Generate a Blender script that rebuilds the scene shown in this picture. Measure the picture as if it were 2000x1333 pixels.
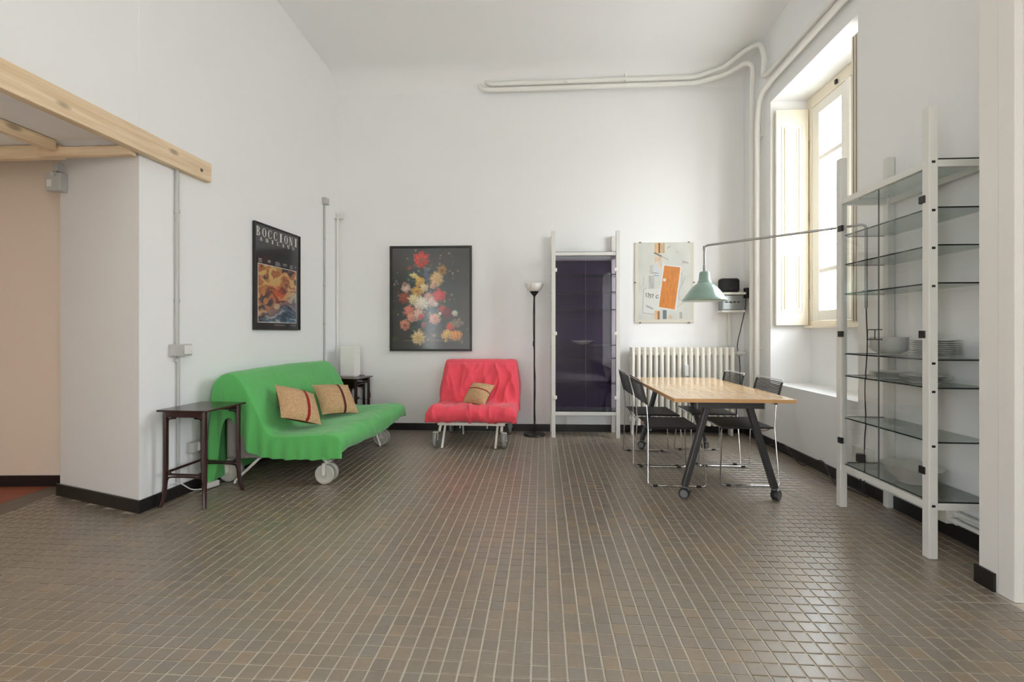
import bpy, bmesh, math, random
import numpy as np
from mathutils import Vector, Matrix, noise

sc = bpy.context.scene
for o in list(bpy.data.objects): bpy.data.objects.remove(o)
C = sc.collection
R = math.radians
random.seed(7)

# ------------------------------------------------------------------ camera
cam_d = bpy.data.cameras.new('camera'); cam = bpy.data.objects.new('camera', cam_d); C.objects.link(cam)
cam.location = (0, 0, 1.2); cam.rotation_euler = (R(90), 0, math.atan(60/902.0))
cam_d.sensor_width = 36; cam_d.lens = 902/2000*36; cam_d.shift_y = -16.5/2000
cam_d.clip_start = 0.02; cam_d.clip_end = 200
sc.camera = cam

# ------------------------------------------------------------------ world, exposure
SKY = 25.0
wd = bpy.data.worlds.new('overcast_sky'); sc.world = wd; wd.use_nodes = True
wn_ = wd.node_tree; bg = wn_.nodes['Background']; bg.inputs[1].default_value = SKY
# overcast sky: brightest overhead, a third of that at the horizon, street below
tc_ = wn_.nodes.new('ShaderNodeTexCoord'); sp_ = wn_.nodes.new('ShaderNodeSeparateXYZ'); wn_.links.new(tc_.outputs['Generated'], sp_.inputs[0])
rp_ = wn_.nodes.new('ShaderNodeValToRGB'); mr_ = wn_.nodes.new('ShaderNodeMapRange'); mr_.inputs['From Min'].default_value = -1
wn_.links.new(sp_.outputs['Z'], mr_.inputs[0]); wn_.links.new(mr_.outputs[0], rp_.inputs[0]); wn_.links.new(rp_.outputs[0], bg.inputs[0])
e_ = rp_.color_ramp.elements; e_[0].position = .47; e_[0].color = (.255, .262, .268, 1); e_[1].position = 1; e_[1].color = (.90, .965, 1.06, 1)
q_ = e_.new(.52); q_.color = (.345, .362, .384, 1)
sc.view_settings.view_transform = 'Standard'; sc.view_settings.look = 'None'
sc.view_settings.gamma = 1; sc.view_settings.use_curve_mapping = False
sc.view_settings.exposure = 0.70
try:
    sc.cycles.diffuse_bounces = 6; sc.cycles.glossy_bounces = 3; sc.cycles.max_bounces = 10; sc.cycles.transparent_max_bounces = 14
    sc.cycles.sample_clamp_indirect = 5.0; sc.cycles.caustics_reflective = False; sc.cycles.caustics_refractive = False
except Exception: pass
def portal(name, loc, rot, sx, sy):
    l = bpy.data.lights.new(name, 'AREA'); l.shape = 'RECTANGLE'; l.size = sx; l.size_y = sy
    o = bpy.data.objects.new(name, l); C.objects.link(o); o.location = loc; o.rotation_euler = rot
    l.cycles.is_portal = True
    return o
# window in view (right wall), and two unseen windows added behind the camera as fill
portal('window_daylight', (2.90, 4.37, 2.43), (0, R(90), 0), 2.3, 1.3)
portal('side_fill_portal', (2.30, -2.0, 1.55), (0, R(90), 0), 2.5, 1.2)
portal('opposite_fill_portal', (-3.05, -2.7, 1.35), (0, R(-90), 0), 2.1, 1.6)

# ------------------------------------------------------------------ materials
def new_mat(name):
    m = bpy.data.materials.new(name); m.use_nodes = True
    nt = m.node_tree; return m, nt, nt.nodes['Principled BSDF']
def srgb(r, g, b):
    f = lambda c: (c/255/12.92) if c/255 <= .04045 else ((c/255+.055)/1.055)**2.4
    return (f(r), f(g), f(b), 1)
def mat(name, col, rough=.5, metal=0, spec=.5, var=0, vscale=8, bump=0, bscale=60, stretch=None, coat=0, sheen=0):
    m, nt, p = new_mat(name)
    p.inputs['Base Color'].default_value = col; p.inputs['Roughness'].default_value = rough
    p.inputs['Metallic'].default_value = metal; p.inputs['Specular IOR Level'].default_value = spec
    if coat: p.inputs['Coat Weight'].default_value = coat; p.inputs['Coat Roughness'].default_value = .15
    if sheen: p.inputs['Sheen Weight'].default_value = sheen
    if var or bump:
        tc = nt.nodes.new('ShaderNodeTexCoord'); mp = nt.nodes.new('ShaderNodeMapping')
        nt.links.new(tc.outputs['Object'], mp.inputs[0])
        if stretch: mp.inputs['Scale'].default_value = stretch
    if var:
        n = nt.nodes.new('ShaderNodeTexNoise'); n.inputs['Scale'].default_value = vscale; n.inputs['Detail'].default_value = 5
        nt.links.new(mp.outputs[0], n.inputs['Vector'])
        mx = nt.nodes.new('ShaderNodeMix'); mx.data_type = 'RGBA'
        mx.inputs['A'].default_value = tuple(c*(1-var) for c in col[:3])+(1,); mx.inputs['B'].default_value = tuple(min(1, c*(1+var)) for c in col[:3])+(1,)
        nt.links.new(n.outputs[0], mx.inputs['Factor']); nt.links.new(mx.outputs['Result'], p.inputs['Base Color'])
    if bump:
        n2 = nt.nodes.new('ShaderNodeTexNoise'); n2.inputs['Scale'].default_value = bscale; n2.inputs['Detail'].default_value = 4
        nt.links.new(mp.outputs[0], n2.inputs['Vector'])
        b = nt.nodes.new('ShaderNodeBump'); b.inputs['Strength'].default_value = bump; b.inputs['Distance'].default_value = .004
        nt.links.new(n2.outputs[0], b.inputs['Height']); nt.links.new(b.outputs[0], p.inputs['Normal'])
    return m
def glass(name, tint, refl=.06, rough=.0, edge=.5):
    """thin sheet glass: tinted transmission with a facing-dependent mirror reflection"""
    m = bpy.data.materials.new(name); m.use_nodes = True; nt = m.node_tree; nt.nodes.clear()
    out = nt.nodes.new('ShaderNodeOutputMaterial'); mix = nt.nodes.new('ShaderNodeMixShader')
    t = nt.nodes.new('ShaderNodeBsdfTransparent'); t.inputs[0].default_value = tint
    g = nt.nodes.new('ShaderNodeBsdfGlossy'); g.inputs['Roughness'].default_value = rough; g.inputs[0].default_value = (1, 1, 1, 1)
    fr = nt.nodes.new('ShaderNodeLayerWeight'); fr.inputs['Blend'].default_value = .5
    pw = nt.nodes.new('ShaderNodeMath'); pw.operation = 'POWER'; pw.inputs[1].default_value = 4.0
    mu = nt.nodes.new('ShaderNodeMath'); mu.operation = 'MULTIPLY_ADD'; mu.inputs[1].default_value = edge; mu.inputs[2].default_value = refl
    mu.use_clamp = True
    nt.links.new(fr.outputs['Facing'], pw.inputs[0]); nt.links.new(pw.outputs[0], mu.inputs[0]); nt.links.new(mu.outputs[0], mix.inputs[0])
    nt.links.new(t.outputs[0], mix.inputs[1]); nt.links.new(g.outputs[0], mix.inputs[2]); nt.links.new(mix.outputs[0], out.inputs[0])
    return m
def wood(name, c1, c2, axis='Y', rough=.5, knots=True, scale=1.0):
    m, nt, p = new_mat(name)
    tc = nt.nodes.new('ShaderNodeTexCoord'); mp = nt.nodes.new('ShaderNodeMapping')
    s = {'X': (.9, 14, 14), 'Y': (14, .9, 14), 'Z': (14, 14, .9)}[axis]
    mp.inputs['Scale'].default_value = tuple(v*scale for v in s)
    nt.links.new(tc.outputs['Object'], mp.inputs[0])
    n = nt.nodes.new('ShaderNodeTexNoise'); n.inputs['Scale'].default_value = 2.2; n.inputs['Detail'].default_value = 6; n.inputs['Distortion'].default_value = .6
    nt.links.new(mp.outputs[0], n.inputs['Vector'])
    r = nt.nodes.new('ShaderNodeValToRGB'); r.color_ramp.elements[0].color = c1; r.color_ramp.elements[1].color = c2
    r.color_ramp.elements[0].position = .35; r.color_ramp.elements[1].position = .65
    nt.links.new(n.outputs[0], r.inputs[0]); last = r.outputs[0]
    if knots:
        mp2 = nt.nodes.new('ShaderNodeMapping'); nt.links.new(tc.outputs['Object'], mp2.inputs[0])
        s2 = {'X': (3.0, 7, 7), 'Y': (7, 3.0, 7), 'Z': (7, 7, 3.0)}[axis]; mp2.inputs['Scale'].default_value = s2
        v = nt.nodes.new('ShaderNodeTexVoronoi'); v.inputs['Scale'].default_value = 1.0; nt.links.new(mp2.outputs[0], v.inputs['Vector'])
        r2 = nt.nodes.new('ShaderNodeValToRGB'); r2.color_ramp.elements[0].color = (.75, .75, .75, 1); r2.color_ramp.elements[1].color = (0, 0, 0, 1)
        r2.color_ramp.elements[0].position = .08; r2.color_ramp.elements[1].position = .17
        nt.links.new(v.outputs['Distance'], r2.inputs[0])
        mx = nt.nodes.new('ShaderNodeMix'); mx.data_type = 'RGBA'; mx.inputs['B'].default_value = tuple(c*.42 for c in c1[:3])+(1,)
        nt.links.new(r2.outputs[0], mx.inputs['Factor']); nt.links.new(last, mx.inputs['A']); last = mx.outputs['Result']
    nt.links.new(last, p.inputs['Base Color']); p.inputs['Roughness'].default_value = rough
    if not knots: p.inputs['Coat Weight'].default_value = .7; p.inputs['Coat Roughness'].default_value = .16
    return m
def print_mat(name, rough=.5):
    m, nt, p = new_mat(name)
    a = nt.nodes.new('ShaderNodeVertexColor'); a.layer_name = 'print'
    nt.links.new(a.outputs[0], p.inputs['Base Color']); p.inputs['Roughness'].default_value = rough
    return m
TP = .06408; TX0, TY0 = .023, 1.989
def tile_mat(name):
    m, nt, p = new_mat(name); N = nt.nodes.new; L = nt.links.new
    g = N('ShaderNodeNewGeometry')
    sub = N('ShaderNodeVectorMath'); sub.operation = 'SUBTRACT'; sub.inputs[1].default_value = (TX0-100*TP, TY0-100*TP, 0); L(g.outputs['Position'], sub.inputs[0])
    dv = N('ShaderNodeVectorMath'); dv.operation = 'MULTIPLY'; dv.inputs[1].default_value = (1/TP, 1/TP, 0); L(sub.outputs[0], dv.inputs[0])
    fl = N('ShaderNodeVectorMath'); fl.operation = 'FLOOR'; L(dv.outputs[0], fl.inputs[0])
    wn = N('ShaderNodeTexWhiteNoise'); wn.noise_dimensions = '2D'; L(fl.outputs[0], wn.inputs['Vector'])
    cr = N('ShaderNodeValToRGB'); e = cr.color_ramp.elements
    e[0].color = srgb(124, 113, 98); e[1].color = srgb(143, 123, 97); e[0].position = 0; e[1].position = 1
    for pos, col in ((.3, srgb(129, 117, 100)), (.55, srgb(132, 118, 100)), (.75, srgb(127, 118, 104)), (.92, srgb(137, 121, 99))):
        el = e.new(pos); el.color = col
    L(wn.outputs['Value'], cr.inputs[0])
    # broad patches: yellowish and greyish areas of the field
    pn = N('ShaderNodeTexNoise'); pn.inputs['Scale'].default_value = 1.3; pn.inputs['Detail'].default_value = 3; L(g.outputs['Position'], pn.inputs['Vector'])
    pr = N('ShaderNodeValToRGB'); pr.color_ramp.elements[0].position = .5; pr.color_ramp.elements[1].position = .7; L(pn.outputs[0], pr.inputs[0])
    sc1 = N('ShaderNodeMath'); sc1.operation = 'MULTIPLY'; sc1.inputs[1].default_value = .38; L(pr.outputs[0], sc1.inputs[0])
    m1 = N('ShaderNodeMix'); m1.data_type = 'RGBA'; m1.inputs['B'].default_value = srgb(143, 123, 92); L(sc1.outputs[0], m1.inputs['Factor']); L(cr.outputs[0], m1.inputs['A'])
    # the tiles of the passage are laid from a greyer batch
    sx = N('ShaderNodeSeparateXYZ'); L(g.outputs['Position'], sx.inputs[0])
    lt = N('ShaderNodeMath'); lt.operation = 'LESS_THAN'; lt.inputs[1].default_value = -2.70; L(sx.outputs[0], lt.inputs[0])
    s2 = N('ShaderNodeMath'); s2.operation = 'MULTIPLY'; s2.inputs[1].default_value = .6; L(lt.outputs[0], s2.inputs[0])
    m2 = N('ShaderNodeMix'); m2.data_type = 'RGBA'; m2.inputs['B'].default_value = srgb(112, 102, 88); L(s2.outputs[0], m2.inputs['Factor']); L(m1.outputs['Result'], m2.inputs['A'])
    fn = N('ShaderNodeTexNoise'); fn.inputs['Scale'].default_value = 55; fn.inputs['Detail'].default_value = 5; L(g.outputs['Position'], fn.inputs['Vector'])
    m3 = N('ShaderNodeMix'); m3.data_type = 'RGBA'; m3.blend_type = 'MULTIPLY'; m3.inputs['Factor'].default_value = .55
    fr = N('ShaderNodeValToRGB'); fr.color_ramp.elements[0].color = (.55, .55, .55, 1); fr.color_ramp.elements[1].color = (1.25, 1.25, 1.25, 1); L(fn.outputs[0], fr.inputs[0])
    L(m2.outputs['Result'], m3.inputs['A']); L(fr.outputs[0], m3.inputs['B']); L(m3.outputs['Result'], p.inputs['Base Color'])
    rr = N('ShaderNodeMapRange'); p.inputs['Specular IOR Level'].default_value = 1.0; p.inputs['Coat Weight'].default_value = .6; p.inputs['Coat Roughness'].default_value = .34; p.inputs['Coat IOR'].default_value = 1.6; rr.inputs['To Min'].default_value = .26; rr.inputs['To Max'].default_value = .44; L(pn.outputs[0], rr.inputs[0]); L(rr.outputs[0], p.inputs['Roughness'])
    b = N('ShaderNodeBump'); b.inputs['Strength'].default_value = .25; b.inputs['Distance'].default_value = .002; L(fn.outputs[0], b.inputs['Height']); L(b.outputs[0], p.inputs['Normal'])
    return m
def jute(name):
    m, nt, p = new_mat(name); N = nt.nodes.new; L = nt.links.new
    tc = N('ShaderNodeTexCoord'); mp = N('ShaderNodeMapping'); mp.inputs['Scale'].default_value = (1, 1, 1); L(tc.outputs['Object'], mp.inputs[0])
    w = N('ShaderNodeTexWave'); w.bands_direction = 'Y'; w.inputs['Scale'].default_value = 45; w.inputs['Distortion'].default_value = 1.5; L(mp.outputs[0], w.inputs['Vector'])
    w2 = N('ShaderNodeTexWave'); w2.bands_direction = 'Z'; w2.inputs['Scale'].default_value = 45; w2.inputs['Distortion'].default_value = 1.5; L(mp.outputs[0], w2.inputs['Vector'])
    n = N('ShaderNodeTexNoise'); n.inputs['Scale'].default_value = 70; L(mp.outputs[0], n.inputs['Vector'])
    ad = N('ShaderNodeMath'); ad.operation = 'MULTIPLY'; L(w.outputs['Fac'], ad.inputs[0]); L(w2.outputs['Fac'], ad.inputs[1])
    ad2 = N('ShaderNodeMath'); ad2.operation = 'ADD'; L(ad.outputs[0], ad2.inputs[0]); L(n.outputs[0], ad2.inputs[1])
    r = N('ShaderNodeValToRGB'); r.color_ramp.elements[0].color = srgb(162, 124, 88); r.color_ramp.elements[1].color = srgb(214, 180, 136); r.color_ramp.elements[0].position = .3; r.color_ramp.elements[1].position = 1.0
    L(ad2.outputs[0], r.inputs[0]); L(r.outputs[0], p.inputs['Base Color']); p.inputs['Roughness'].default_value = .9
    b = N('ShaderNodeBump'); b.inputs['Strength'].default_value = .5; b.inputs['Distance'].default_value = .003; L(ad2.outputs[0], b.inputs['Height']); L(b.outputs[0], p.inputs['Normal'])
    return m

M = dict(
    wall=mat('white_plaster', (.86, .86, .853, 1), .75),
    ceil=mat('white_ceiling', (.87, .865, .857, 1), .8),
    warm_tint=mat('warm_light_tint', srgb(236, 220, 202), .7),  # warm light of the passage put into the wall colour
    trim=mat('white_gloss_paint', (.78, .76, .72, 1), .35),
    cream=mat('cream_lacquer', srgb(234, 225, 206), .4, var=.04, vscale=5),
    sashw=mat('white_lacquer', srgb(236, 234, 226), .35),
    black=mat('black_skirting', (.012, .011, .010, 1), .35, bump=.1, bscale=30),
    grout=mat('grout', srgb(202, 194, 181), .42, var=.12, vscale=6, bump=.3, bscale=120),
    tile=tile_mat('klinker_tile'),
    red_floor=mat('red_floor', srgb(150, 84, 62), .55, var=.2, vscale=5),
    grey_stone=mat('grey_stone', srgb(112, 104, 92), .5, var=.15, vscale=14),
    pine=wood('pine_wood', srgb(216, 188, 150), srgb(234, 212, 180), 'Y', .55),
    pine_x=wood('pine_wood_cross', srgb(216, 188, 150), srgb(234, 212, 180), 'X', .55),
    beech=wood('beech_veneer', srgb(216, 172, 120), srgb(232, 194, 146), 'Y', .24, knots=False, scale=1.6),
    beech_edge=mat('beech_edge', srgb(206, 160, 108), .45),
    mahog=mat('dark_bentwood', srgb(46, 15, 13), .25, coat=.25, var=.35, vscale=12, stretch=(6, 6, 1)),
    green=mat('green_cotton', srgb(94, 178, 98), .9, spec=.15, var=.05, vscale=5, bump=.25, bscale=90, sheen=.25),
    redc=mat('red_cotton', srgb(234, 82, 96), .9, spec=.15, var=.06, vscale=5, bump=.3, bscale=80, sheen=.25),
    ticking=mat('grey_ticking', srgb(140, 135, 130), .9, var=.15, vscale=10),
    jute=jute('jute_weave'), band_red=mat('red_band', srgb(150, 26, 22), .85, bump=.2, bscale=150), band_brown=mat('brown_band', srgb(82, 30, 26), .85, bump=.2, bscale=150),
    maroon=mat('maroon_cotton', srgb(110, 26, 18), .9),
    whitem=mat('white_enamel', srgb(230, 228, 220), .4),
    offwhite=mat('offwhite_enamel', srgb(220, 219, 213), .42),
    wheel=mat('grey_white_wheel', srgb(196, 194, 184), .45), tyre=mat('grey_tyre', srgb(150, 146, 136), .6), greywheel=mat('grey_plastic', srgb(128, 132, 134), .4),
    chrome=mat('chrome', (.72, .72, .72, 1), .14, 1), steel=mat('galvanised_steel', srgb(150, 150, 148), .38, 1, var=.1, vscale=30),
    cord=mat('black_pvc', (.018, .018, .019, 1), .42), blk=mat('black_plastic', (.012, .012, .012, 1), .4), blkmetal=mat('black_lacquer', (.010, .009, .009, 1), .4),
    charcoal=mat('charcoal_metal', srgb(60, 60, 62), .4, .3), greyplate=mat('grey_plate', srgb(110, 112, 112), .4, .3),
    conduit=mat('grey_pvc', srgb(186, 186, 182), .45), socket=mat('white_pvc', srgb(228, 228, 222), .4),
    pipe=mat('painted_pipe', srgb(236, 234, 228), .4), radi=mat('radiator_paint', srgb(242, 238, 228), .38),
    shade_w=mat('white_frosted', srgb(242, 242, 240), .35), paper=mat('white_paper', srgb(240, 238, 232), .8),
    mint=mat('mint_enamel', srgb(134, 160, 146), .28, coat=.3), warmin=mat('cream_enamel', srgb(248, 226, 188), .5),
    porcelain=mat('white_porcelain', srgb(232, 232, 228), .15, coat=.4), bowlm=mat('grey_porcelain', srgb(206, 206, 200), .2),
    indigo=mat('indigo_backing', srgb(38, 20, 54), .5, var=.35, vscale=2.5), glassw=glass('window_glass', (.97, .98, .98, 1), .03),
    shelfg=glass('smoked_shelf_glass', (.70, .745, .725, 1), .05), doorg=glass('door_glass', (.965, .97, .965, 1), .035), doord=glass('smoked_door_glass', (.84, .81, .88, 1), .012),
    gedge=mat('dark_glass_edge', srgb(34, 40, 38), .15), speaker=mat('black_fabric', (.012, .012, .013, 1), .75, bump=.3, bscale=300), greyglass=mat('grey_metal_box', srgb(150, 156, 156), .25, .4, var=.2, vscale=10),
    iron=mat('grey_iron', srgb(150, 152, 156), .6), outw=mat('pale_facade', srgb(236, 234, 230), .8),
    ink=mat('white_ink', srgb(232, 230, 224), .6), picture=print_mat('printed_paper', .35), blackframe=mat('black_frame', (.010, .010, .010, 1), .4), paperglass=glass('picture_glass', (.98, .98, .98, 1), .022, .12),
    clip=mat('clip_steel', srgb(120, 118, 112), .4, .8),
)

# ------------------------------------------------------------------ mesh helpers
class MB:
    def __init__(s): s.v = []; s.f = []
    def add(s, verts, faces):
        b = len(s.v); s.v += [tuple(v) for v in verts]; s.f += [tuple(b+i for i in f) for f in faces]; return s
    def box(s, x0, x1, y0, y1, z0, z1, mtx=None):
        vs = [(x, y, z) for z in (z0, z1) for y in (y0, y1) for x in (x0, x1)]
        if mtx: vs = [mtx @ Vector(v) for v in vs]
        return s.add(vs, [(0, 2, 3, 1), (4, 5, 7, 6), (0, 1, 5, 4), (2, 6, 7, 3), (0, 4, 6, 2), (1, 3, 7, 5)])
    def prism(s, pts, z0, z1):
        n = len(pts); vs = [(x, y, z0) for x, y in pts]+[(x, y, z1) for x, y in pts]
        return s.add(vs, [tuple(range(n-1, -1, -1)), tuple(range(n, 2*n))]+[(i, (i+1) % n, n+(i+1) % n, n+i) for i in range(n)])
    def bar(s, p, q, w, h, up=(0, 0, 1)):
        p, q = Vector(p), Vector(q); d = (q-p).normalized(); up = Vector(up)
        a = d.cross(up)
        if a.length < 1e-4: a = d.cross(Vector((1, 0, 0)))
        a.normalize(); b = a.cross(d)
        vs = [c+a*sx*w/2+b*sy*h/2 for c in (p, q) for sx, sy in ((-1, -1), (1, -1), (1, 1), (-1, 1))]
        return s.add(vs, [(3, 2, 1, 0), (4, 5, 6, 7)]+[(i, (i+1) % 4, 4+(i+1) % 4, 4+i) for i in range(4)])
    def tube(s, pts, r, n=8, cap=True):
        pts = [Vector(p) for p in pts]; k = len(pts); rs = r if isinstance(r, (list, tuple)) else [r]*k
        t = [(pts[min(i+1, k-1)]-pts[max(i-1, 0)]).normalized() for i in range(k)]
        a = t[0].orthogonal().normalized(); vs = []
        for i in range(k):
            a = (a-t[i]*a.dot(t[i])).normalized(); b = t[i].cross(a)
            vs += [pts[i]+(a*math.cos(2*math.pi*j/n)+b*math.sin(2*math.pi*j/n))*rs[i] for j in range(n)]
        fs = [(i*n+j, i*n+(j+1) % n, (i+1)*n+(j+1) % n, (i+1)*n+j) for i in range(k-1) for j in range(n)]
        if cap: fs += [tuple(range(n-1, -1, -1)), tuple((k-1)*n+j for j in range(n))]
        return s.add(vs, fs)
    def lathe(s, prof, n=24, c=(0, 0, 0), mtx=None):
        vs = []; k = len(prof)
        for r, z in prof: vs += [(r*math.cos(2*math.pi*j/n), r*math.sin(2*math.pi*j/n), z) for j in range(n)]
        if mtx: vs = [mtx @ Vector(v) for v in vs]
        vs = [(v[0]+c[0], v[1]+c[1], v[2]+c[2]) for v in vs]
        fs = [(i*n+j, i*n+(j+1) % n, (i+1)*n+(j+1) % n, (i+1)*n+j) for i in range(k-1) for j in range(n)]
        if prof[0][0] > 1e-6: fs.append(tuple(range(n-1, -1, -1)))
        if prof[-1][0] > 1e-6: fs.append(tuple((k-1)*n+j for j in range(n)))
        return s.add(vs, fs)
    def mesh(s, name, smooth=False):
        me = bpy.data.meshes.new(name); me.from_pydata(s.v, [], s.f); me.validate(); me.update()
        if smooth:
            me.polygons.foreach_set('use_smooth', [True]*len(me.polygons))
            try: me.set_sharp_from_angle(angle=R(40))
            except Exception: pass
        return me
    def build(s, name, m, parent=None, smooth=False, bevel=0, loc=None):
        return link(name, s.mesh(name, smooth), m, parent, bevel, loc)
def link(name, me, m=None, parent=None, bevel=0, loc=None):
    if m is not None and not me.materials: me.materials.append(M[m] if isinstance(m, str) else m)
    o = bpy.data.objects.new(name, me); C.objects.link(o); o.parent = parent
    if loc is not None: o.location = loc
    if bevel:
        b = o.modifiers.new('bevel', 'BEVEL'); b.width = bevel; b.segments = 2; b.limit_method = 'ANGLE'
    return o
def tag(o, label=None, cat=None, group=None, kind=None):
    if label: o['label'] = label
    if cat: o['category'] = cat
    if group: o['group'] = group
    if kind: o['kind'] = kind
    return o
def thing(name, label, cat, loc=(0, 0, 0), rz=0, group=None):
    o = bpy.data.objects.new(name, None); C.objects.link(o); o.location = loc; o.rotation_euler = (0, 0, rz)
    o.empty_display_size = .1
    return tag(o, label, cat, group)
def struct(o, label=None): return tag(o, label, None, None, 'structure')
def kids(o): return [c for c in bpy.data.objects if c.parent is o]
def copy_tree(o, parent=None):
    c = o.copy(); C.objects.link(c); c.parent = parent
    for k in kids(o): copy_tree(k, c)
    return c
def fillet(pts, r, n=5):
    pts = [Vector(p) for p in pts]; out = [pts[0]]
    for i in range(1, len(pts)-1):
        a, b, c = pts[i-1], pts[i], pts[i+1]
        da, dc = (a-b), (c-b); la, lc = da.length, dc.length; da.normalize(); dc.normalize()
        q = min(r, la*.49, lc*.49); p0, p1 = b+da*q, b+dc*q
        for j in range(n+1):
            t = j/n; out.append(p0*(1-t)**2+b*2*t*(1-t)+p1*t*t)
    out.append(pts[-1]); return out
def spline(pts, n=6):
    P = [Vector(p) for p in pts]; P = [P[0]*2-P[1]]+P+[P[-1]*2-P[-2]]; out = []
    for i in range(1, len(P)-2):
        for j in range(n):
            t = j/n; a, b, c, d = P[i-1], P[i], P[i+1], P[i+2]
            out.append(.5*((2*b)+(c-a)*t+(2*a-5*b+4*c-d)*t*t+(3*b-a-3*c+d)*t**3))
    out.append(P[-2]); return out

# ------------------------------------------------------------------ the room
BL, BR = (-2.545, 5.573), (2.40, 5.695)
PC = (-2.674, 2.895)                         # corner of the pillar
XR = 2.40; XJ = 2.09; YJ = 2.36              # right wall, projecting jamb
YREAR = -4.5
def wall_prism(name, pts, z0, z1, m='wall', label=None):
    return struct(MB().prism(pts, z0, z1).build(name, m), label)
ZC = 4.34; ZF = 4.55
# back wall
wall_prism('wall_back', [(BL[0]-.2, BL[1]-.005), (BR[0]+.2, BR[1]+.005), (BR[0]+.2, BR[1]+.2), (BL[0]-.2, BL[1]+.2)], 0, 4.75, label='white plaster wall at the far end of the room')
# left wall with the part above the mezzanine opening
lx = lambda y: PC[0]+(y-PC[1])*(BL[0]-PC[0])/(BL[1]-PC[1])
wl = MB()
PL = (-3.56, 3.185)
wl.prism([PC, BL, (BL[0]-.3, BL[1]), (PL[0], BL[1]), (PL[0], PL[1])][::-1], 0, 4.75)
wl.prism([(lx(YREAR)-.25, YREAR), (lx(YREAR), YREAR), (PC[0], PC[1]-.0005), (PC[0]-.25, PC[1]-.0005)], 2.50, 4.75)
struct(wl.build('wall_left', 'wall'), 'white plaster wall with a pillar end beside the passage')
# passage to the left under the mezzanine
wall_prism('wall_passage_back', [(-5.0, 3.27), (-3.55, 3.385), (-3.55, 3.6), (-5.0, 3.6)], 0, 2.85, 'warm_tint', 'wall tinted with painted warm light at the end of the passage')
wall_prism('wall_passage_side', [(-5.2, -1.0), (-5.0, -1.0), (-5.0, 3.6), (-5.2, 3.6)], 0, 2.85, 'warm_tint', 'side wall of the passage tinted with painted warm light')
wall_prism('wall_passage_front', [(-5.0, -1.2), (-2.9, -1.2), (-2.9, -1.0), (-5.0, -1.0)], 0, 2.6, 'warm_tint', 'wall closing the passage tinted with painted warm light')
W4 = (-3.5, -1.9, .3, 2.4)  # unseen window opening added to throw light on the right wall
wn4 = MB()
for y0, y1, z0, z1 in ((YREAR, W4[0], 0, 2.4995), (W4[1], -1.0, 0, 2.4995), (W4[0], W4[1], 0, W4[2]), (W4[0], W4[1], W4[3], 2.4995)):
    wn4.prism([(-3.1, y0), (lx(y0), y0), (lx(y1), y1), (-3.1, y1)], z0, z1)
struct(wn4.build('wall_left_near', 'wall'), 'white plaster wall beside the passage opening')
struct(MB().box(-5.1, -2.72, -1.1, 2.915, 2.46, 2.4995).box(-5.1, -2.72, 2.9155, 3.6, 2.80, 2.85).box(-5.1, -2.72, 2.88, 2.915, 2.50, 2.85).build('ceiling_passage', 'ceil'), 'white panel under the mezzanine')
# right wall with the window niche
NY0, NY1, NZ0, NZ1, XW = 3.69, 5.046, .67, 3.635, 2.80
wr = MB()
wr.box(XR, XW+.12, NY1, 5.9, 0, 4.75)
wr.box(XR, XW+.12, 2.2, NY0, 0, 4.75)
wr.box(XR, XW+.12, NY0, NY1, NZ1, 4.75)
wr.box(XR, XW+.12, NY0, NY1, 0, NZ0)
wr.box(XW, XW+.12, NY0, NY1, NZ0, 1.265)
struct(wr.build('wall_right', 'wall'), 'white plaster wall with a deep window niche')
# projecting jamb, then the side wall running past the camera with a window opening added for fill light
wj = MB()
wj.box(XJ, XR+.3, 2.20, YJ, 0, 4.75)
W2 = (-2.6, -1.4, .3, 2.8)
wj.box(XJ, XJ+.3, W2[1], 1.25, 0, 4.75); wj.box(XJ, XJ+.3, YREAR-.2, W2[0], 0, 4.75)
wj.box(XJ, XJ+.3, W2[0], W2[1], 0, W2[2]); wj.box(XJ, XJ+.3, W2[0], W2[1], W2[3], 4.75)
wj.box(XJ, XJ+.3, 1.25, 2.20, 2.95, 4.75)
struct(wj.build('wall_right_near', 'trim'), 'white painted wall end projecting beside the shelves')
struct(MB().box(-3.2, XJ+.3, YREAR-.2, YREAR, 0, 4.75).build('wall_rear', 'wall'), 'white plaster wall behind the camera')
# ceiling: slopes up a little from the far wall, then level
cm = MB()
yk = 3.5
zc = lambda y: ZC+(5.6-y)*(ZF-ZC)/(5.6-yk) if y > yk else ZF
zk = zc(5.30)-.30
pts = [(5.80, zk), (5.648, zk)]+[(5.30+.345*math.cos(a), zk+.30*math.sin(a)) for a in [R(d) for d in range(0, 91, 9)]]+[(yk, ZF), (YREAR-.2, ZF)]
yw = lambda x, y: y+((5.573+.0247*(x+2.545))-5.634 if y > 5.29 else 0)
vs = [(x, yw(x, y), z) for y, z in pts for x in (-3.2, 2.95)]+[(x, yw(x, y), z+.15) for y, z in pts for x in (-3.2, 2.95)]
n = len(pts); fs = []
for i in range(n-1):
    fs.append((2*i, 2*i+2, 2*i+3, 2*i+1)); fs.append((2*n+2*i, 2*n+2*i+1, 2*n+2*i+3, 2*n+2*i+2))
    fs.append((2*i, 2*n+2*i, 2*n+2*i+2, 2*i+2)); fs.append((2*i+1, 2*i+3, 2*n+2*i+3, 2*n+2*i+1))
fs += [(0, 1, 2*n+1, 2*n), (2*n-2, 4*n-2, 4*n-1, 2*n-1)]
cm.add(vs, fs); struct(cm.build('ceiling', 'ceil', smooth=True), 'white plaster ceiling')

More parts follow.
